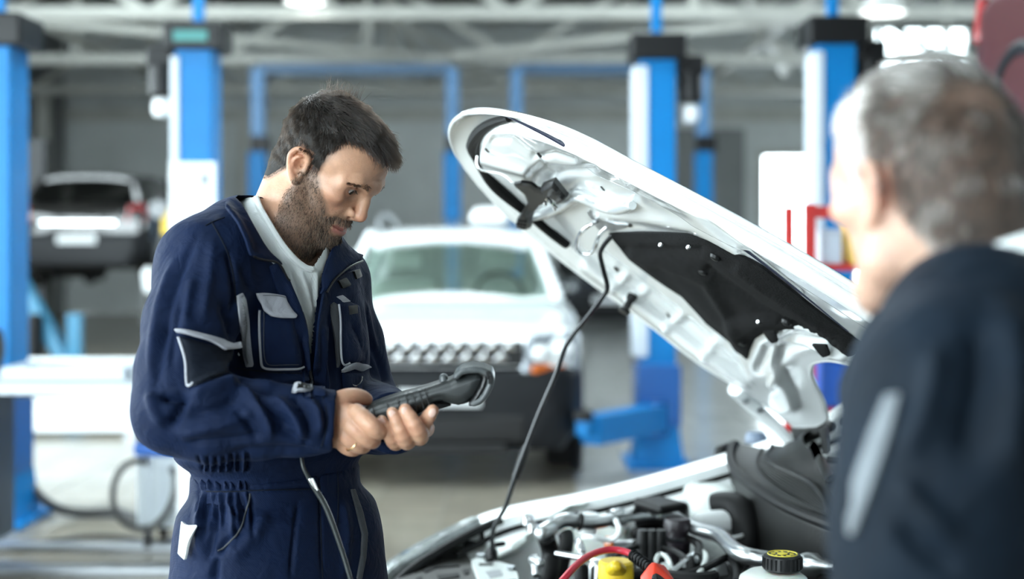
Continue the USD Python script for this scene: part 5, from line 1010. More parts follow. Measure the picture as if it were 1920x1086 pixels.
def coverall(h=.0042):
    f = Field((-.80, 1.86, 1.15), (-.08, 2.62, 1.64), h)
    f.fn(torso(), f.lo, f.lo + f.h * f.n, k=0)
    f.chain([nb_ + [-.02, 0, -.03], (nb_ + shR) / 2 + [0, 0, .004], shR], [.062, .070, .074], k=.03); f.chain([nb_ + [.02, .02, -.04], (nb_ + shL) / 2 + [0, 0, -.005], shL], [.06, .062, .062], k=.03)
    f.chain([shR, P(358, 610, 2.08), P(338, 700, 2.03), elR], [.074, .064, .060, .058], k=.025)
    f.chain([elR, P(400, 782, 2.0), P(480, 790, 2.01), P(560, 790, 2.02), wrR + (wrR - elR) * .08], [.060, .060, .052, .047, .043], k=.02)
    f.chain([shL, P(655, 640, 2.46), elL], [.062, .056, .052], k=.02); f.chain([elL, P(712, 785, 2.3), wrL + (wrL - elL) * .15], [.052, .052, .046], k=.02)
    for a, b in ((elR, wrR), (elL, wrL)):                      # open cuffs
        d = nrm(b - a); c = b + d * .004
        f.fn(lambda X, Y, Z: -((X - c[0]) * d[0] + (Y - c[1]) * d[1] + (Z - c[2]) * d[2]), c - .075, c + .085, k=.003, mode='-') if False else None
        sl, X, Y, Z = f.sub(c - .085, c + .095); pl_ = (X - c[0]) * d[0] + (Y - c[1]) * d[1] + (Z - c[2]) * d[2]; rad = np.sqrt((X - c[0]) ** 2 + (Y - c[1]) ** 2 + (Z - c[2]) ** 2 - pl_ ** 2 + 1e-6)
        cut = np.where(rad < .075, pl_, -1.0); f.F[sl] = np.maximum(f.F[sl], cut.astype(np.float32)); inner = np.maximum(rad - .036, -.02 - pl_); f.F[sl] = np.maximum(f.F[sl], -inner.astype(np.float32))
    return f
cf = coverall()
cv = cf.mesh(); relax(cv, 4)
zz = cv.vertices[:, 2]
strokes = [  # upper sleeve
    ([(372, 440), (345, 500), (322, 570), (305, 650)], 7, -.004), ([(400, 445), (392, 520), (380, 600)], 9, .004), ([(330, 480), (303, 560), (288, 640), (280, 710)], 8, .005), ([(425, 470), (436, 520), (440, 590)], 5, -.006),
    ([(415, 560), (440, 620), (455, 690)], 12, -.010), ([(345, 560), (330, 620), (322, 690)], 7, -.004), ([(318, 600), (300, 680), (292, 730)], 8, -.004), ([(362, 520), (350, 570), (346, 610)], 8, .004),
    # elbow
    ([(300, 742), (325, 748), (350, 740)], 9, -.012), ([(345, 742), (337, 770), (318, 795)], 8, -.010), ([(284, 735), (290, 770), (310, 800)], 9, .006), ([(355, 745), (400, 728), (450, 716)], 12, .010), ([(345, 775), (400, 768), (450, 745)], 9, -.008),
    ([(330, 812), (380, 806), (440, 790), (480, 765)], 10, .006), ([(345, 830), (420, 826), (490, 815)], 8, -.005),
    # forearm
    ([(450, 720), (470, 745), (500, 790), (505, 825)], 9, .008), ([(480, 740), (515, 780), (545, 800)], 7, -.007), ([(500, 745), (530, 760), (560, 800), (563, 830)], 9, .008), ([(545, 742), (572, 770), (580, 815)], 7, -.006), ([(572, 745), (596, 775), (598, 815)], 7, .006),
    ([(440, 770), (470, 800), (480, 830)], 8, -.006), ([(600, 745), (612, 785), (603, 832)], 4, -.003), ([(520, 800), (555, 822), (585, 836)], 7, -.005),
    # chest and belly
    ([(470, 700), (500, 720), (540, 712), (580, 730)], 10, .007), ([(440, 700), (480, 725), (530, 738)], 9, -.008), ([(455, 500), (470, 540), (475, 545)], 7, -.004), ([(560, 620), (575, 690), (580, 750)], 8, -.006), ([(600, 600), (606, 680), (610, 745)], 7, .006), ([(620, 560), (616, 650), (622, 720)], 6, -.005),
    ([(648, 600), (670, 640), (690, 700)], 6, -.005), ([(680, 560), (694, 620), (706, 670)], 7, .005), ([(690, 640), (715, 690), (722, 730)], 6, -.005), ([(430, 850), (520, 846), (600, 850)], 9, -.006)]
# gathered waist
for i in range(13): j_ = [ro.uniform(-2.5, 2.5) for _ in range(4)]; strokes.append(([(372 + i * 7.6 + j_[0], 855 + j_[3]), (377 + i * 7.2 + j_[1], 868), (379 + i * 7.0 + j_[2], 885)], 3.0 + .3 * j_[3], .0042 * (1 + .2 * j_[0]) if i % 2 else -.0042 * (1 + .2 * j_[1])))
cv = trimesh.Trimesh(*trimesh.remesh.subdivide(cv.vertices, cv.faces, face_index=np.nonzero((cv.triangles_center[:, 2] < 1.26) & (cv.face_normals[:, 1] < .3))[0]), process=False)
cv = folds(cv, strokes)
V_ = np.array(cv.vertices); N_ = np.array(cv.vertex_normals); cv.vertices = V_ + N_ * ((meshkit.fbm(V_ * [14, 14, 9], 3, 5) - .5) * .008)[:, None]
cast_c = zbuffer(cv)
# the open front: faces inside the V are cut away
vneck = Polygon([(425, 384), (440, 374), (470, 340), (600, 420), (632, 458), (608, 500), (598, 545), (589, 600), (583, 668), (577, 652), (560, 590), (538, 530), (514, 497), (487, 460), (462, 415), (448, 388)])
cu, cv_ = px(cv.triangles_center); facing = (cv.face_normals * (np.array([0, 0, CAMZ]) - cv.triangles_center)).sum(1) > -.3
kill = shapely.contains_xy(vneck, cu, cv_) & (cv.triangles_center[:, 2] > 1.36) & facing
cov = part(mech, 'coverall_top', trimesh.Trimesh(cv.vertices, cv.faces[~kill], process=False), M_navy, smooth=True, world=True, label='navy work coverall with grey trims')
def trousers():
    f = Field((-.68, 1.95, .06), (-.12, 2.55, 1.21), .006)
    f.fn(torso(-.0022, .86, 1.187), (-.7, 1.9, .8), (-.1, 2.6, 1.22), k=0)
    for s in (-1, 1): f.chain([MB(s * .088, .0, .95), MB(s * .10, -.02, .50), MB(s * .105, -.05, .12)], [.105, .080, .072], k=.04)
    return f.mesh()
tr = trousers(); relax(tr, 4)
tst = [([(420, 925), (440, 975), (425, 1040)], 9, .006), ([(395, 925), (400, 980), (385, 1060)], 8, -.006), ([(380, 930), (372, 980), (378, 1040)], 8, .005), ([(455, 990), (425, 1020), (405, 1040)], 8, -.008), ([(405, 1045), (400, 1090)], 8, -.008), ([(430, 1050), (470, 1010), (500, 960)], 14, .006), ([(560, 940), (552, 1000), (545, 1086)], 4, -.004), ([(600, 850), (600, 940), (604, 1086)], 3, -.003), ([(640, 930), (650, 1000), (640, 1086)], 8, .004)]
for i in range(15): j_ = [ro.uniform(-2.5, 2.5) for _ in range(4)]; tst.append(([(374 + i * 6.6 + j_[0], 882), (373 + i * 6.8 + j_[1], 902), (375 + i * 6.7 + j_[2], 921)], 2.8 + .3 * j_[3], .0040 * (1 + .2 * j_[0]) if i % 2 else -.0042 * (1 + .2 * j_[1])))
for i in range(13): j_ = [ro.uniform(-3, 3) for _ in range(3)]; tst.append(([(376 + i * 7.4 + j_[0], 922), (373 + i * 8.2 + j_[1], 945), (368 + i * 9.2 + j_[2] * 2, 965 + (i * 7 % 5) * 12)], 3.8, .0045 if i % 2 else -.0045))
tst += [([(372, 883), (440, 880), (520, 879), (600, 876), (660, 874)], 2.2, -.003), ([(374, 920), (440, 921), (520, 918), (600, 914)], 2.0, -.003)]
tr = trimesh.Trimesh(*trimesh.remesh.subdivide(tr.vertices, tr.faces, face_index=np.nonzero((tr.triangles_center[:, 2] > .98) & (tr.face_normals[:, 1] < .3))[0]), process=False); tr = folds(tr, tst); cast_t = zbuffer(tr)
leg = part(mech, 'coverall_trousers', tr, M_navy, smooth=True, world=True)
for s in (-1, 1): part(mech, 'boot', hull([MB(s * .105, -.10, .05), MB(s * .105, -.04, .11), MB(s * .105, .06, .045), MB(s * .105, .12, .035), MB(s * .105, -.08, .035)], [.048, .05, .045, .035, .035]), M_black, world=True)
# t-shirt
tf = Field((-.62, 2.05, 1.22), (-.16, 2.52, 1.66), .004); tf.fn(torso(.012, 1.2, 1.60), tf.lo, tf.lo + .6, k=0)
tf.chain([P(556, 352, 2.27), P(530, 420, 2.27), P(520, 470, 2.27)], [.0615, .064, .085], k=.03); tf.chain([nb_ + [0, 0, -.03], (nb_ + shR) / 2 + [0, 0, -.012]], [.06, .055], k=.03); tf.chain([nb_ + [0, 0, -.04], (nb_ + shL) / 2 + [0, 0, -.03]], [.06, .05], k=.03)
tm = tf.mesh(); relax(tm, 4); tm = folds(tm, [([(560, 505), (575, 550), (583, 600)], 5, .004), ([(545, 500), (562, 550), (574, 600)], 5, -.004), ([(590, 500), (592, 540), (588, 590)], 4, .003)])
tu, tv = px(tm.triangles_center)
nl = np.interp(tu, [440, 478, 500, 530, 555, 583, 588, 640], [372, 370, 412, 462, 490, 504, 500, 420])
tee = part(mech, 't_shirt', trimesh.Trimesh(tm.vertices, tm.faces[(tv > nl) | ((tm.triangles_center[:, 2] < 1.49))], process=False), M_tee, smooth=True, world=True, label='white round-necked t-shirt')
cast_tee = zbuffer(tm)
rim = cast_tee(np.array([481, 489, 500, 514, 530, 545, 560, 574, 583]), np.array([372, 394, 414, 438, 462, 480, 494, 503, 505]))
part(tee, 'neck_rib', sweep(rim[0] + rim[1] * .001, .0055, 10, n=60), M_tee, world=True)
# body: head, neck, forearms and hands, one mesh
HF = HeadFrame(P(606, 312, 2.27), math.radians(20), math.radians(38))
hfld = head_field(HF.l(P(522, 452, 2.27)), (.0555, .0605))
hm = hfld.mesh(); relax(hm, 2); HL = np.array(hm.vertices)
def hair_zone(p, d=0.0):
    F, R, U = p[:, 0], np.abs(p[:, 1]), p[:, 2]
    lim = np.where(F >= .0267, np.interp(F, [.0267, .034, .045, .08], [.044, .070, .078, .076]), np.where(F > .012, np.where(R > .04, .006, -.2), np.where(F > -.024, .0235, np.interp(F, [-.12, -.06, -.045, -.024], [-.055, -.068, -.060, -.022]))))
    return (U > lim + d) & ~((F < -.05) & (U < -.085))
def beard_zone(p, d=0.0):
    F, R, U = p[:, 0], np.abs(p[:, 1]), p[:, 2]
    top = np.interp(F, [.0, .014, .029, .048, .060, .069, .08, .10], [-.012, .004, .004, -.013, -.026, -.045, -.037, -.037]); lips = (R < .025) & (U > -.0685) & (U < -.0475) & (F > .07)
    low = np.interp(F, [-.01, .02, .06, .1], [-.075, -.100, -.118, -.13])
    return (U < top - d) & (U > low) & (F > .004 + .25 * np.clip(-.05 - U, 0, 1)) & ~lips
def soft_zone(fn, p, s=.006, n=14):
    r = np.random.default_rng(5); return np.mean([fn(p + r.normal(0, s, 3)) for _ in range(n)], 0)
SK = np.array([.50, .285, .185])
hz, bz_ = soft_zone(hair_zone, HL), soft_zone(beard_zone, HL, .005)
col = np.tile(SK, (len(HL), 1))
F_, R_, U_ = HL.T
def blob(c, s): return np.exp(-(((HL - np.array(c)) / s) ** 2).sum(1))
for s in (1, -1):
    col = col * (1 - .22 * blob((-.012, s * .082, .004), .02)[:, None] * np.array([0, .55, .6])); col = col * (1 - .2 * blob((.07, s * .045, -.015), .022)[:, None] * np.array([.0, .5, .5])); col = col * (1 - .25 * blob((.080, s * .034, -.006), (.02, .014, .006))[:, None])
col = col * (1 - .25 * blob((.108, 0, -.022), .014)[:, None] * np.array([0, .6, .6]))
lipm = np.clip(((np.abs(R_) < .023) & (F_ > .072)).astype(float) * np.exp(-((U_ + .0572 + .1 * np.abs(R_)) / .0085) ** 4), 0, 1)[:, None]; col = col * (1 - lipm) + np.array([.36, .135, .11]) * lipm
col = col * (1 - .72 * bz_[:, None]) + np.array([.10, .066, .048]) * .72 * bz_[:, None]; col = col * (1 - .9 * hz[:, None]) + np.array([.03, .02, .014]) * .9 * hz[:, None]
hw = trimesh.Trimesh(HF.w(HL), hm.faces, process=False)
# right hand
fr = Field(P(590, 700, 1.95) - [0, 0, .14], (-.165, 2.15, 1.37), .0016)
hand(fr, [(P(592, 778, 2.035), P(622, 776, 2.032), .025, .022), (P(592, 806, 2.035), P(622, 810, 2.035), .025, .021), (P(622, 776, 2.032), P(670, 776, 2.016), .021, .0125), (P(622, 790, 2.033), P(660, 797, 2.012), .021, .0130), (P(624, 806, 2.035), P(650, 815, 2.016), .020, .0125), (P(624, 814, 2.038), P(641, 828, 2.03), .018, .0110), (P(624, 766, 2.035), P(650, 776, 2.055), .019, .014)],
    [([P(668, 774, 2.013), P(702, 803, 2.000), P(714, 810, 2.038)], [.0130, .0120, .0095]), ([P(658, 797, 2.010), P(690, 824, 2.012), P(701, 824, 2.05)], [.0126, .0112, .0092]), ([P(648, 817, 2.016), P(671, 836, 2.022), P(686, 834, 2.055)], [.0118, .0102, .0086]), ([P(640, 830, 2.032), P(656, 843, 2.038), P(672, 841, 2.06)], [.0102, .0088, .0076]),
     ([P(628, 758, 2.03), P(660, 744, 2.045), P(687, 749, 2.065)], [.0150, .0118, .0092])])
# left hand
fl = Field((-.23, 1.98, 1.215), (-.07, 2.24, 1.36), .0016)
hand(fl, [(P(738, 792, 2.20), P(752, 806, 2.14), .026, .024), (P(752, 806, 2.14), P(744, 823, 2.105), .018, .013), (P(752, 806, 2.14), P(762, 820, 2.10), .02, .014), (P(756, 804, 2.14), P(780, 815, 2.10), .02, .014), (P(758, 804, 2.14), P(798, 804, 2.105), .018, .013)],
    [([P(744, 823, 2.105), P(734, 822, 2.026), P(716, 789, 2.019)], [.0115, .0105, .0078]), ([P(762, 820, 2.10), P(756, 817, 2.018), P(736, 774, 2.017)], [.0125, .0118, .0085]), ([P(780, 815, 2.10), P(783, 806, 2.016), P(760, 768, 2.017)], [.0130, .0122, .0088]), ([P(798, 804, 2.105), P(793, 800, 2.050), P(811, 770, 2.023)], [.0125, .0115, .0088]), ([P(756, 792, 2.14), P(790, 775, 2.16), P(800, 752, 2.15)], [.015, .0125, .009])])
hands = []
for f in (fr, fl):
    m = f.mesh(); relax(m, 3); hands.append(m)
inner = Field((-.62, 2.05, 1.05), (-.1, 2.55, 1.58), .009); inner.fn(torso(.03, 1.05, 1.53), inner.lo, inner.lo + .7, k=0); bodym = inner.mesh()
arms = join(sweep([shR, elR, wrR], [.045, .036, .024], 12, smooth=False), sweep([shL, elL, P(738, 792, 2.19)], [.04, .032, .024], 12, smooth=False))
hc = [np.tile(SK * [1.04, 1.03, 1.05], (len(m.vertices), 1)) for m in hands]
for m, c in zip(hands, hc):                                     # ruddier knuckles and tips
    k = (meshkit.noise(np.array(m.vertices) * 60, 3) - .5)[:, None]; c *= 1 + k * np.array([.10, .22, .22])
allm = join(hw, *hands, bodym, arms); allc = np.vstack([col, *hc, np.tile(SK, (len(allm.vertices) - len(col) - sum(map(len, hc)), 1))])
lm = trimesh.Trimesh(local_of(mech, allm.vertices), allm.faces, process=False)
body = cmesh(numbered(mech + '/body'), lm, M_skin, allc)
for s in (1, -1):
    part(mech, 'eye', trimesh.Trimesh(HF.w(np.array(trimesh.creation.icosphere(3, .0126).vertices) + [.0682, s * .0325, .0093]), trimesh.creation.icosphere(3).faces), M_eye, smooth=True, world=True)
    c_ = np.array([.0682, s * .0325, .0093]); g_ = nrm((.93, 0, -.37)); part(mech, 'iris', lathe([(0, .0018), (.003, .0014), (.0056, 0), (.0054, -.001)], HF.w(c_ + g_ * .0118), HF.d(g_), 20), M_iris, world=True)
# nails
def nail(p, n, d, w=.0055, l=.0065): return placed(trimesh.creation.icosphere(2), p, nrm(np.cross(d, n)) * w, nrm(d) * l, nrm(n) * .0016)
M_nail = pm('nail', (.64, .42, .35), .45)
for (u, v, Y, du, dv, r) in ((717, 790, 2.019, -.5, -.85, .0075), (737, 776, 2.017, -.45, -.9, .0083), (760.5, 770, 2.017, -.45, -.9, .0086), (811, 773, 2.023, .4, -.9, .0085)):
    c_ = P(u, v, Y); part(mech, 'fingernail', nail(c_ + np.array([0, -r, .0]), (0.15, -1, .1), (du, 0, -dv), .0052, .0068), M_nail, smooth=True, world=True)
rp0, rp1 = P(659, 827, 2.019), P(666, 832.5, 2.021); part(mech, 'ring', torus((rp0 + rp1) / 2, rp1 - rp0, .0138, .0014, 30, 8), pm('gold', (.80, .55, .30), .18, 1.0), world=True, label='thin gold finger ring')
# hair
hmask = lambda d: (lambda c: hair_zone(c, d))
rt, rn_ = surface_points(hm, 26000, hmask(0.0), ro); F0, R0, U0 = rt.T
top = np.clip((U0 - .045) / .05, 0, 1); front = np.clip((F0 - .01) / .06, 0, 1) * top
flow = np.column_stack([.25 + .75 * top + .1 * front, .35 * np.sign(R0) * (1 - top) + ro.normal(0, .12, len(rt)), -.95 * (1 - top) - .05 + .05 * front])
flow -= rn_ * (flow * rn_).sum(1)[:, None] * .75; flow = nrm_rows(flow)
cl_ = np.stack([meshkit.noise(rt * 95, 20 + i) - .5 for i in range(3)], 1); flow = nrm_rows(flow + cl_ * .75)
length = (.009 + .009 * top + .018 * front) * ro.uniform(.7, 1.2, len(rt)); crown = np.exp(-(((rt - [-.055, .0, .10]) / .030) ** 2).sum(1)); length += crown * .004
lift = .55 + .45 * top + 2.2 * crown + .5 * (meshkit.noise(rt * 120, 31) - .5)
low = np.clip((.01 - U0) / .07, 0, 1); length *= 1 - .55 * low * (F0 < 0)
S = hair_strands(rt, rn_, flow, length, lift, .16, ro)
curves(mech, 'hair', HF.w(S.reshape(-1, 3)).reshape(S.shape), [.0006, .0006, .00056, .0005, .0004, .0002], M_hair, 'short dark brown hair')
rt, rn_ = surface_points(hm, 90, lambda c: (((c - [-.045, -.005, .105]) ** 2).sum(1) < .032 ** 2) & (c[:, 2] > .08), ro); S = hair_strands(rt, rn_, np.tile([-.25, 0, .8], (len(rt), 1)) + ro.normal(0, .25, (len(rt), 3)), ro.uniform(.022, .038, len(rt)), np.full(len(rt), 1.2), .25, ro)
curves(mech, 'stray_hair', HF.w(S.reshape(-1, 3)).reshape(S.shape), [.0006, .0006, .0006, .0005, .0004, .0002], pm('stray_hair_tone', (.10, .07, .05), .4), 'wispy hairs standing up at the crown')
hcapF = hm.faces[hair_zone(hm.triangles_center, .004)]; part(mech, 'hair_base', trimesh.Trimesh(HF.w(HL + np.array(hm.vertex_normals) * .0005), hcapF, process=False), M_cap, smooth=True, world=True)
# beard, moustache, eyebrows, lashes
for nb_r, mt_, lab_ in ((6500, M_beard, 'short brown beard'), (6000, pm('beard_light', (.20, .14, .10), .45), 'lighter hairs of the beard')):
    rt, rn_ = surface_points(hm, nb_r, lambda c: beard_zone(c, .001), ro); fl_ = np.column_stack([np.full(len(rt), .25), np.zeros(len(rt)), np.full(len(rt), -1.0)]); fl_ -= rn_ * (fl_ * rn_).sum(1)[:, None]
    dens = .0045 + .004 * np.clip((rt[:, 0] - .055) / .03, 0, 1); S = hair_strands(rt, rn_, nrm_rows(fl_), dens * ro.uniform(.6, 1.3, len(rt)), np.full(len(rt), .9), .3, ro, 4)
    curves(mech, 'beard', HF.w(S.reshape(-1, 3)).reshape(S.shape), [.00044, .00044, .00036, .00016], mt_, lab_)
eb = lambda c: (c[:, 2] > np.interp(np.abs(c[:, 1]), [.012, .03, .052], [.0195, .0235, .0165])) & (c[:, 2] < np.interp(np.abs(c[:, 1]), [.012, .03, .052], [.0285, .0315, .0215])) & (np.abs(c[:, 1]) > np.where(c[:, 1] > 0, .011, .018)) & (np.abs(c[:, 1]) < .053) & (c[:, 0] > .05)
rt, rn_ = surface_points(hm, 900, eb, ro); fl_ = np.column_stack([-.3 * np.ones(len(rt)), np.sign(rt[:, 1]), .15 * np.ones(len(rt))]); S = hair_strands(rt, rn_, nrm_rows(fl_), ro.uniform(.005, .009, len(rt)), np.full(len(rt), .3), .15, ro, 4)
curves(mech, 'eyebrows', HF.w(S.reshape(-1, 3)).reshape(S.shape), [.0004, .0004, .0003, .00015], M_hair)
ls = []
for s in (1, -1):
    for t in np.linspace(-1, 1, 26):
        b_ = np.array([.0818 - .0035 * t * t, s * .033 + t * .0115, .0128 - .0022 * t * t]); e_ = b_ + np.array([.0062, t * .0022, -.0035]); ls.append([b_, (b_ + e_) / 2 + [.0004, 0, -.0006], e_])
ls = np.array(ls); curves(mech, 'eyelashes', HF.w(ls.reshape(-1, 3)).reshape(ls.shape), [.0003, .00025, .0001], M_cap)
# ---- collar, lapels, pockets and trims
def patch(nm, poly, mat, off=.001, th=.0025, parent=cov, caster=cast_c, step_=4, lab=None, smooth=40): return part(parent, nm, px_patch(poly, caster, step_, off, th), mat, smooth=smooth, world=True, label=lab)
def cord(nm, pts, r, mat, off=.003, parent=cov, caster=cast_c, n=40):
    q = spline(np.array(pts, float), n) if len(pts) > 2 else np.linspace(pts[0], pts[1], n); p, nn = caster(q[:, 0], q[:, 1]); p = np.stack([gaussian_filter(p[:, k], 1.2, mode='nearest') for k in range(3)], 1); return part(parent, nm, sweep(p + nn * off, r, 8, smooth=False), mat, world=True)
edge_up = lambda pts, hi, lo_, w: (lambda u, v, ins: lo_ + (hi - lo_) * np.exp(-(seg_dist(u, v, pts)[0] / w) ** 2))
patch('placket', [(505, 500), (513, 492), (536, 526), (558, 578), (574, 632), (581, 690), (585, 748), (572, 748), (566, 690), (556, 645), (538, 596), (520, 548)], M_navy, edge_up([(513, 492), (536, 526), (558, 578), (574, 632), (581, 690)], .008, .002, 9), .003)
patch('placket', [(598, 548), (612, 530), (668, 504), (674, 530), (668, 552), (640, 566), (622, 585), (612, 640), (609, 745), (590, 745), (584, 690), (587, 630), (591, 590)], M_navy, edge_up([(598, 548), (591, 590), (587, 630), (584, 690)], .010, .002, 9), .003)
col1 = patch('collar', [(421, 405), (424, 388), (429, 378), (442, 376), (452, 386), (462, 404), (475, 430), (490, 456), (505, 478), (519, 496), (510, 494), (482, 488), (457, 482), (450, 458), (438, 430)], M_navy, edge_up([(421, 405), (438, 430), (450, 458), (457, 482), (482, 488), (510, 494)], .016, .004, 14), .0035)
col2 = patch('collar', [(594, 552), (599, 520), (609, 490), (621, 464), (632, 457), (648, 470), (665, 484), (660, 494), (640, 500), (618, 516), (602, 542)], M_navy, edge_up([(665, 484), (640, 500), (602, 542)], .014, .006, 12), .0035)
cord('collar_zip', [(459, 484), (482, 489), (506, 493), (516, 505), (530, 530)], .0016, M_black, .019); cord('collar_zip', [(597, 552), (606, 536), (622, 516), (642, 501), (662, 493)], .0016, M_black, .018)
cord('zip_teeth', [(560, 585), (572, 630), (579, 680), (582, 735)], .0022, M_black, .007)
zs = patch('zip_pocket', [(443, 555), (453, 550), (459, 562), (465, 600), (475, 684), (473, 688), (461, 689), (456, 660), (450, 612)], M_gtrim, .0015, .0025, lab='light grey chest zip')
cord('zip_teeth', [(450, 566), (456, 600), (462, 645), (466, 684)], .0014, pm('zip_grey', (.20, .21, .22), .5), .0045, zs); cord('zip_puller', [(449, 556), (451, 566), (453, 574)], .0026, M_galv, .006, zs, n=8)
for k in range(22): 
    u, v = 451.5 + k * .62, 572 + k * 5.0; part(zs, 'zip_tooth', px_patch([(u - 2.2, v - .9), (u + 2.2, v - 1.3), (u + 2.2, v + .5), (u - 2.2, v + .9)], cast_c, 2, .0046, .0012), M_galv, world=True, smooth=False)
pk = patch('chest_pocket', [(483, 578), (500, 586), (549, 596), (556, 640), (564, 686), (553, 694), (522, 693), (491, 690), (487, 678), (484, 620)], M_navy, lambda u, v, i: .002 + .004 * np.clip(i / 12, 0, 1), .003)
cord('piping', [(483, 580), (484, 630), (487, 680), (491, 690), (522, 693), (553, 694), (564, 688)], .0018, M_gtrim, .006, pk)
cord('stitching', [(489, 584), (490, 630), (493, 676), (500, 684), (556, 684)], .0005, M_dgrey, .0095, pk)
patch('pocket_flap', [(478, 550), (492, 549), (531, 556), (534, 566), (550, 593), (545, 599), (520, 598), (503, 595), (490, 584), (484, 573)], M_gtrim, edge_up([(484, 573), (503, 595), (545, 599)], .012, .005, 10), .0035, lab='light grey pocket flap'); cord('flap_stitching', [(483, 553), (505, 555), (530, 560)], .0005, M_dgrey, .0105)
sp_ = patch('sleeve_pocket', [(337, 634), (380, 648), (430, 657), (432, 680), (430, 700), (400, 711), (362, 727), (352, 724), (347, 684)], M_navyd, lambda u, v, i: .0045 + .003 * np.clip(i / 12, 0, 1), .003)
cord('piping', [(337, 636), (342, 660), (347, 684), (349, 712), (352, 724), (358, 728), (366, 724)], .0019, M_gtrim, .006, sp_)
patch('sleeve_flap', [(333, 622), (352, 624), (385, 631), (415, 638), (425, 645), (437, 653), (424, 656), (408, 662), (396, 654), (384, 648), (360, 641), (338, 634)], M_gtrim, edge_up([(338, 634), (384, 648), (408, 662), (437, 653)], .016, .005, 9), .0035, lab='light grey sleeve pocket flap')
lp = patch('chest_pocket', [(632, 568), (650, 565), (671, 574), (677, 620), (682, 676), (660, 680), (634, 684), (631, 630)], M_navy, lambda u, v, i: .002 + .003 * np.clip(i / 10, 0, 1), .003)
patch('pocket_gusset', [(614, 572), (622, 566), (629, 572), (632, 620), (633, 684), (630, 690), (626, 640), (621, 605)], M_dgrey, .004, .003, lp); cord('piping', [(628, 570), (631, 625), (632, 672), (636, 684), (648, 680)], .0017, M_gtrim, .009, lp)
patch('pocket_flap', [(626, 557), (638, 554), (653, 566), (640, 568)], M_gtrim, .004, .003, lp); patch('pocket_flap', [(633, 694), (645, 684), (660, 679), (672, 684), (686, 691), (676, 697), (662, 692), (648, 697), (638, 699)], M_gtrim, edge_up([(633, 694), (660, 679), (686, 691)], .010, .003, 6), .003, lp)
for q in ([(645, 575), (662, 573), (663, 589), (647, 591)], [(628, 528), (642, 522), (651, 536), (636, 543)], [(656, 510), (666, 506), (671, 520), (661, 525)]): patch('velcro_patch', q, MATS['black_plastic'], .0075, .002)
patch('loop_patch', [(640, 700), (678, 700), (680, 742), (668, 745), (650, 738), (642, 730)], M_navy, .004, .003)
dr, dn = cast_c(657, 708); a_ = np.linspace(-.15, np.pi + .15, 16); part(cov, 'd_ring', sweep(dr[0] + dn[0] * .010 + np.stack([.0098 * np.cos(a_), -.004 * np.sin(a_), -.013 * np.sin(a_)], 1), .0013, 8, smooth=False), M_chrome, world=True)
bk2 = patch('strap_tab', [(546, 740), (550, 730), (557, 718), (566, 718), (590, 724), (588, 732), (583, 738), (562, 738)], M_gtrim, .006, .003); patch('tab_centre', [(556, 736), (560, 726), (578, 729), (575, 736)], MATS['black_plastic'], .0085, .001, bk2)
cord('seam', [(395, 414), (410, 440), (428, 478), (438, 520), (441, 570)], .0011, M_navyd, .0005); cord('seam', [(421, 408), (400, 416), (385, 424)], .0010, M_navyd, .0005); cord('cuff_seam', [(604, 742), (612, 770), (612, 800), (602, 838)], .0010, M_navyd, .0005); cord('seam', [(441, 690), (470, 694), (520, 699), (566, 700)], .0009, M_navyd, .0005)
patch('hip_tag', [(353, 983), (371, 988), (366, 1020), (358, 1049), (347, 1038), (350, 1010)], M_tee, .012, .003, leg, cast_t, lab='white cloth tag at the hip')
cord('waist_seam', [(372, 884), (440, 881), (520, 879), (600, 876), (658, 874)], .0011, M_navyd, .0002, leg, cast_t); cord('waist_seam', [(375, 921), (440, 922), (470, 920), (560, 918), (600, 916)], .0011, M_navyd, .0002, leg, cast_t)
cord('hip_piping', [(469, 924), (463, 955), (455, 980), (438, 1010), (407, 1034)], .0013, M_dgrey, .001, leg, cast_t); cord('fly_seam', [(597, 880), (600, 940), (603, 1040), (605, 1086)], .0010, M_navyd, .0002, leg, cast_t); cord('fly_seam', [(632, 880), (634, 940), (630, 1000)], .0010, M_navyd, .0002, leg, cast_t)
patch('side_strip', [(657, 918), (663, 918), (678, 960), (687, 1000), (684, 1045), (676, 1086), (668, 1086), (676, 1040), (678, 1002), (668, 962)], M_dgrey, .002, .003, leg, cast_t)
# ---- the tester he holds, and its lead
SC = 2.075 / FPX
def dv(x, y): return ((540 + x / 4.526 - 780) * SC, -(640 + y / 4.526 - 740) * SC)
dc = P(780, 740, 2.075)
tester = thing('handheld_tester', 'dark grey handheld diagnostic tester with a rounded head, held in both hands', 'tester', loc=tuple(dc))
def dplace(m): return placed(m, (0, 0, 0), (1, 0, 0), (0, 0, 1), (0, -1, 0))
M_dev = pm('tester_grey', (.018, .021, .022), .36, bump=(500., .0002)); M_dev2 = pm('tester_band', (.065, .072, .076), .3); M_devk = pm('tester_dark', (.008, .008, .009), .3)
part(tester, 'body', dplace(puff([dv(*q) for q in [(590, 660), (596, 600), (640, 560), (740, 511), (860, 470), (1000, 424), (1140, 385), (1280, 340), (1370, 308), (1430, 282), (1520, 258), (1600, 242), (1650, 255), (1668, 300), (1660, 350), (1630, 410), (1580, 470), (1520, 512), (1450, 528), (1380, 512), (1310, 490), (1260, 500), (1200, 535), (1100, 582), (1040, 630), (900, 705), (760, 735), (660, 742), (610, 720)]], .040, .016, .0017)), M_dev, smooth=True)
part(tester, 'lower_shell', dplace(puff([dv(*q) for q in [(650, 715), (900, 660), (1100, 575), (1260, 495), (1380, 508), (1400, 530), (1300, 565), (1150, 640), (950, 722), (720, 755), (660, 745)]], .034, .012, .0018)), M_devk, smooth=True)
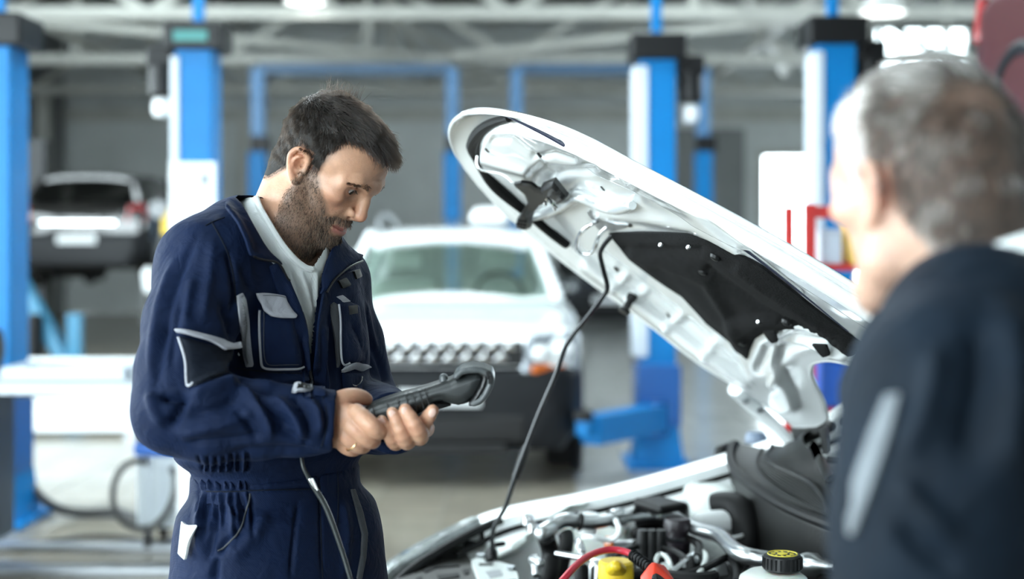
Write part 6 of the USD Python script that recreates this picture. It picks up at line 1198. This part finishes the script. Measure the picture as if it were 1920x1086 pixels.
part(tester, 'head_rim', dplace(puff(LineString([dv(*q) for q in [(1560, 510), (1610, 450), (1655, 370), (1680, 300), (1672, 262), (1640, 238)]]).buffer(.0042), .044, .006, .0015)), M_devk, smooth=True)
part(tester, 'bumper_ring', dplace(puff(LineString([dv(*q) for q in [(1438, 275), (1480, 235), (1560, 218), (1640, 225), (1712, 255), (1728, 300), (1715, 360), (1680, 430), (1640, 478), (1585, 505)]]).buffer(.0050), .046, .005, .0015)), M_dev2, smooth=True, label='paler grey bumper ring round the head')
for x, y, a in ((1700, 262, 0), (1718, 300, 1)): part(tester, 'ring_notch', dplace(bx(dv(x, y)[0] - .0022, dv(x, y)[0] + .0022, dv(x, y)[1] - .006, dv(x, y)[1] + .006, .0, .0472)), M_devk)
kx, ky = dv(1322, 340); part(tester, 'thumb_knob', placed(hull([(0, -.008, -.008), (0, .008, -.008), (.002, -.006, .006), (.002, .006, .006)], .0062, 14), (kx, -.012, ky), nrm((1, 0, .3)), (0, 1, 0), nrm((-.3, 0, 1))), M_dev2, smooth=True)
for (a, b) in (((738, 515), (775, 655)), ((856, 478), (885, 600)), ((945, 450), (968, 540)), ((1016, 428), (1048, 555)), ((1076, 410), (1112, 570)), ((1131, 395), (1168, 550)), ((1176, 378), (1214, 528))):
    A_, B_ = np.array(dv(*a)), np.array(dv(*b)); part(tester, 'grip_groove', bar((A_[0], -.0402, A_[1]), (B_[0], -.0402, B_[1]), .0011, .0012), M_devk)
part(tester, 'seam_line', sweep([(dv(*q)[0], -.0402, dv(*q)[1]) for q in [(1220, 430), (1330, 400), (1450, 365), (1560, 320), (1640, 300)]], .0004, 6), M_dev2)
lead = [P(560, 838, 2.09), P(565, 850, 2.085), P(568, 873, 2.08), P(577, 893, 2.08), P(590, 916, 2.08), P(607, 943, 2.08), P(630, 1000, 2.08), P(646, 1048, 2.08), P(660, 1096, 2.08), P(676, 1160, 2.09), P(700, 1300, 2.1)]
tl = thing('tester_lead', 'thin dark lead hanging down in front of the coverall', 'cable', loc=tuple(lead[2])); part(tl, 'cable', sweep(lead, [.0025, .0028, .0032, .004, .0042, .0038, .0036, .0036, .0036, .0036, .0036], 10), pm('lead_grey', (.022, .027, .028), .35), world=True)
part(tl, 'clip', hull([P(582, 900, 2.072), P(590, 914, 2.072)], .003, 8), M_chrome, world=True); part(tl, 'clip', hull([P(586, 899, 2.07), P(595, 918, 2.07)], .0018, 8), M_white, world=True)
# ================================================================ the grey-haired man in the foreground
rm = np.random.default_rng(23)
man = thing('person', 'person in dark navy jacket with white shirt collar, seen from behind at the right edge', 'person', loc=(.435, 1.255, 0))
HM = HeadFrame(P(1628, 358, 1.215) + np.array([.069, .037, 0]), math.radians(-118), math.radians(7))
nbm = P(1858, 566, 1.235)
mf = head_field(HM.l(nbm), (.061, .066), h=.0024, crown=False); mm = mf.mesh(); relax(mm, 3); ML = np.array(mm.vertices)
def hair2(p, d=0.0):
    F, R, U = p[:, 0], np.abs(p[:, 1]), p[:, 2]
    lim = np.where(F > .03, np.interp(F, [.03, .04, .055, .09], [.03, .06, .085, .085]), np.where(F > .010, np.where(R > .04, .0, -.2), np.where(F > -.022, .024, np.interp(F, [-.12, -.06, -.045, -.022], [-.055, -.062, -.052, -.015]))))
    return U > lim + d
hz2 = soft_zone(hair2, ML, .005, 10); c2 = np.tile([.50, .32, .24], (len(ML), 1))
for s in (1, -1): c2 = c2 * (1 - .35 * np.exp(-(((ML - np.array((-.010, s * .082, .0))) / .017) ** 2).sum(1))[:, None] * np.array([.1, .8, .85]))
c2 = c2 * (1 - .7 * hz2[:, None]) + np.where((ML[:, :1] < .0) | (ML[:, 2:] > .09), np.array([[.035, .032, .03]]), np.array([[.16, .155, .15]])) * .7 * hz2[:, None]
tz = [.75, .95, 1.10, 1.25, 1.36, 1.43, 1.48, 1.52]; ta, tb = PchipInterpolator(tz, [.18, .19, .20, .205, .20, .16, .10, .07]), PchipInterpolator(tz, [.135, .135, .13, .13, .125, .11, .09, .07])
MF, ML_, MB0 = nrm((-.87, .50, 0)), nrm((-.50, -.87, 0)), np.array([.435, 1.255, 0])
def mtorso(shrink=0.0, z0=.8, z1=1.50):
    def g(X, Y, Z):
        zc = np.clip(Z, tz[0], tz[-1]); a, b = ta(zc).astype(np.float32) - shrink, tb(zc).astype(np.float32) - shrink; l = (X - MB0[0]) * ML_[0] + (Y - MB0[1]) * ML_[1]; f = (X - MB0[0]) * MF[0] + (Y - MB0[1]) * MF[1]
        q = ((np.abs(l) / a) ** 2.3 + (np.abs(f) / b) ** 2.3) ** (1 / 2.3); return np.maximum((q - 1) * np.minimum(a, b), np.maximum(Z - z1, z0 - Z))
    return g
sL = P(1792, 752, 1.10); sR = MB0 + np.array([.080, .145, 1.42]); eL = P(1705, 1440, 1.085); eR = sR + np.array([.06, .05, -.28])
jf = Field((.02, .94, .80), (.76, 1.62, 1.60), .006); jf.fn(mtorso(), jf.lo, jf.lo + .9, k=0)
jf.chain([nbm + [.0, .0, -.05], (nbm + sL) / 2 + [.01, .01, .0], sL], [.072, .078, .078], k=.04); jf.chain([nbm + [0, 0, -.05], sR], [.07, .075], k=.04)
jf.chain([sL, P(1768, 860, 1.09), P(1745, 1000, 1.085), eL], [.078, .072, .070, .064], k=.03); jf.chain([sR, eR], [.08, .066], k=.03)
wL = eL + MF * .12 + np.array([0, .05, -.19]); jf.chain([eL, wL], [.062, .045], k=.02); wR2 = eR + MF * .14 + np.array([0, 0, -.16]); jf.chain([eR, wR2], [.062, .045], k=.02)
jf.chain([P(1740, 600, 1.26), P(1700, 665, 1.27), P(1668, 740, 1.28)], [.028, .036, .045], k=.03)
jk = jf.mesh(); relax(jk, 4)
jk = folds(jk, [([(1760, 650), (1740, 760), (1700, 860)], 22, .008), ([(1830, 600), (1840, 720), (1800, 860)], 30, -.010), ([(1690, 900), (1740, 960), (1790, 1000)], 18, .008), ([(1880, 560), (1900, 700), (1880, 900)], 30, .008), ([(1680, 980), (1740, 1040), (1800, 1070)], 16, -.008)])
M_jacket = cloth_mat('jacket_navy', (.0035, .0105, .021), (.0018, .005, .0095), .75, .1)
jc = part(man, 'jacket', jk, M_jacket, smooth=True, world=True); cast_j = zbuffer(jk)
def collar_ring(c, d, n=48):
    """Standing collar round the neck, open at the front."""
    G = []
    for t, r, z in ((0, .090, -.030), (.3, .086, .0), (.7, .082, .026), (1, .080, .040)):
        row = []
        for a in np.linspace(.35, 2 * np.pi - .35, n):
            row.append(c + MF * (r * math.cos(a) * 1.02) + ML_ * (r * math.sin(a)) + np.array([0, 0, z - .030 * math.cos(a)]))
        G.append(row)
    return gridmesh(np.array(G), d)
part(jc, 'collar', collar_ring(nbm + [0, 0, -.022], .006), M_jacket, smooth=True, world=True)
G = [[nbm + MF * (r * math.cos(a)) + ML_ * (r * math.sin(a)) + np.array([0, 0, z - .030 * math.cos(a)]) for a in np.linspace(.3, 2 * np.pi - .3, 40)] for r, z in ((.078, -.02), (.076, .026), (.075, .044), (.080, .044), (.085, .02))]
part(man, 'shirt_collar', gridmesh(np.array(G), .003), M_tee, smooth=True, world=True, label='white shirt collar')
part(jc, 'reflective_strip', px_patch([(1664, 742), (1690, 738), (1676, 800), (1650, 880), (1625, 950), (1604, 1005), (1584, 1000), (1588, 960), (1612, 880), (1636, 810)], cast_j, 8, .002, .004), cloth_mat('strip_grey', (.17, .19, .21), (.13, .145, .16), .6, .2), smooth=True, world=True, label='pale grey strip along the sleeve')
bi = Field((.15, 1.0, .8), (.75, 1.55, 1.5), .012); bi.fn(mtorso(.035, .82, 1.46), bi.lo, bi.lo + .8, k=0); bim = bi.mesh()
hd = []
for w_, e_ in ((wL, eL), (wR2, eR)):
    d = nrm(w_ - e_); sd = nrm(np.cross(d, [0, 0, 1.])); f = Field(w_ - .02 + d * .07 - .12, w_ + .02 + d * .07 + .12, .003); base = w_ + d * .055
    hand(f, [(w_ - d * .03, w_ + d * .01, .028, .028), (w_ + d * .01 + sd * .018, base + sd * .026 + d * .03, .022, .016), (w_ + d * .01 - sd * .018, base - sd * .026 + d * .03, .022, .015), (w_, base + d * .035, .024, .016)],
        [([base + sd * o + d * .03, base + sd * o * 1.1 + d * (.03 + L * .55) + [0, 0, -.012], base + sd * o * 1.1 + d * (.03 + L * .85) + [0, 0, -.035]], [.0105, .0095, .0078]) for o, L in ((.030, .072), (.010, .080), (-.010, .076), (-.029, .060))] + [([w_ + sd * .02 + d * .02, w_ + sd * .055 + d * .05 + [0, 0, -.01], w_ + sd * .06 + d * .085 + [0, 0, -.02]], [.015, .012, .0095])])
    hm_ = f.mesh(); relax(hm_, 3); hd.append(hm_)
am = join(trimesh.Trimesh(HM.w(ML), mm.faces, process=False), bim, *hd); ac = np.vstack([c2, np.tile([.48, .30, .22], (len(am.vertices) - len(c2), 1))])
cmesh(numbered(man + '/body'), trimesh.Trimesh(local_of(man, am.vertices), am.faces, process=False), M_skin, ac)
for s in (1, -1):
    part(man, 'eye', trimesh.Trimesh(HM.w(np.array(trimesh.creation.icosphere(3, .0126).vertices) + [.0682, s * .0325, .0093]), trimesh.creation.icosphere(3).faces), M_eye, smooth=True, world=True)
    c_ = np.array([.0682, s * .0325, .0093]); g_ = nrm((.97, 0, -.2)); part(man, 'iris', lathe([(0, .0018), (.003, .0014), (.0056, 0), (.0054, -.001)], HM.w(c_ + g_ * .0118), HM.d(g_), 20), M_iris, world=True)
def grey_hair(nm, n, colr, mask, ln, lab):
    rt, rn_ = surface_points(mm, n, mask, rm); top = np.clip((rt[:, 2] - .04) / .05, 0, 1); fl = np.column_stack([.2 + .6 * top, .2 * np.sign(rt[:, 1]) * (1 - top), -1.0 * (1 - top) - .05]); fl = nrm_rows(fl - rn_ * (fl * rn_).sum(1)[:, None] * .7)
    S = hair_strands(rt, rn_, fl, ln * (1 + .8 * top) * rm.uniform(.7, 1.2, len(rt)), .5 + .5 * top, .22, rm, 5); m = usdkit.material(stage, '/World/Looks/' + nm, {'h': ('principled_hair_bsdf', dict(model='Chiang', parametrization='Direct coloring', color=colr, roughness=.35))}, [], surface='h.BSDF')
    curves(man, 'hair', HM.w(S.reshape(-1, 3)).reshape(S.shape), [.0006, .0006, .00055, .00045, .0002], m, lab)
dk = lambda c: hair2(c, .003) & (((c[:, 0] < .0) & (c[:, 2] > -.05)) | (c[:, 2] > .09))
grey_hair('grey_hair', 9000, (.34, .32, .30), lambda c: hair2(c, .001) & (~dk(c) | (meshkit.noise(c * 55, 9) > .60)), .012, 'short grey hair, silver at the sides'); grey_hair('dark_grey_hair', 11000, (.016, .013, .011), dk, .013, 'darker hair at the crown and back of the head')
def mtr():
    f = Field((.10, .95, .05), (.78, 1.60, .92), .009); f.fn(mtorso(-.004, .72, .90), (.05, .9, .7), (.9, 1.7, .95), k=0)
    for s in (-1, 1): f.chain([MB0 + ML_ * s * .09 + [0, 0, .85], MB0 + ML_ * s * .10 + MF * .02 + [0, 0, .5], MB0 + ML_ * s * .105 + [0, 0, .10]], [.105, .08, .07], k=.04)
    return f.mesh()
part(man, 'trousers', mtr(), M_jacket, smooth=True, world=True)
for s in (-1, 1): part(man, 'boot', hull([MB0 + ML_ * s * .105 + MF * o + np.array([0, 0, z]) for o, z in ((-.06, .05), (0, .11), (.10, .045), (.16, .035), (-.04, .035))], [.048, .05, .045, .035, .035]), M_black, world=True)
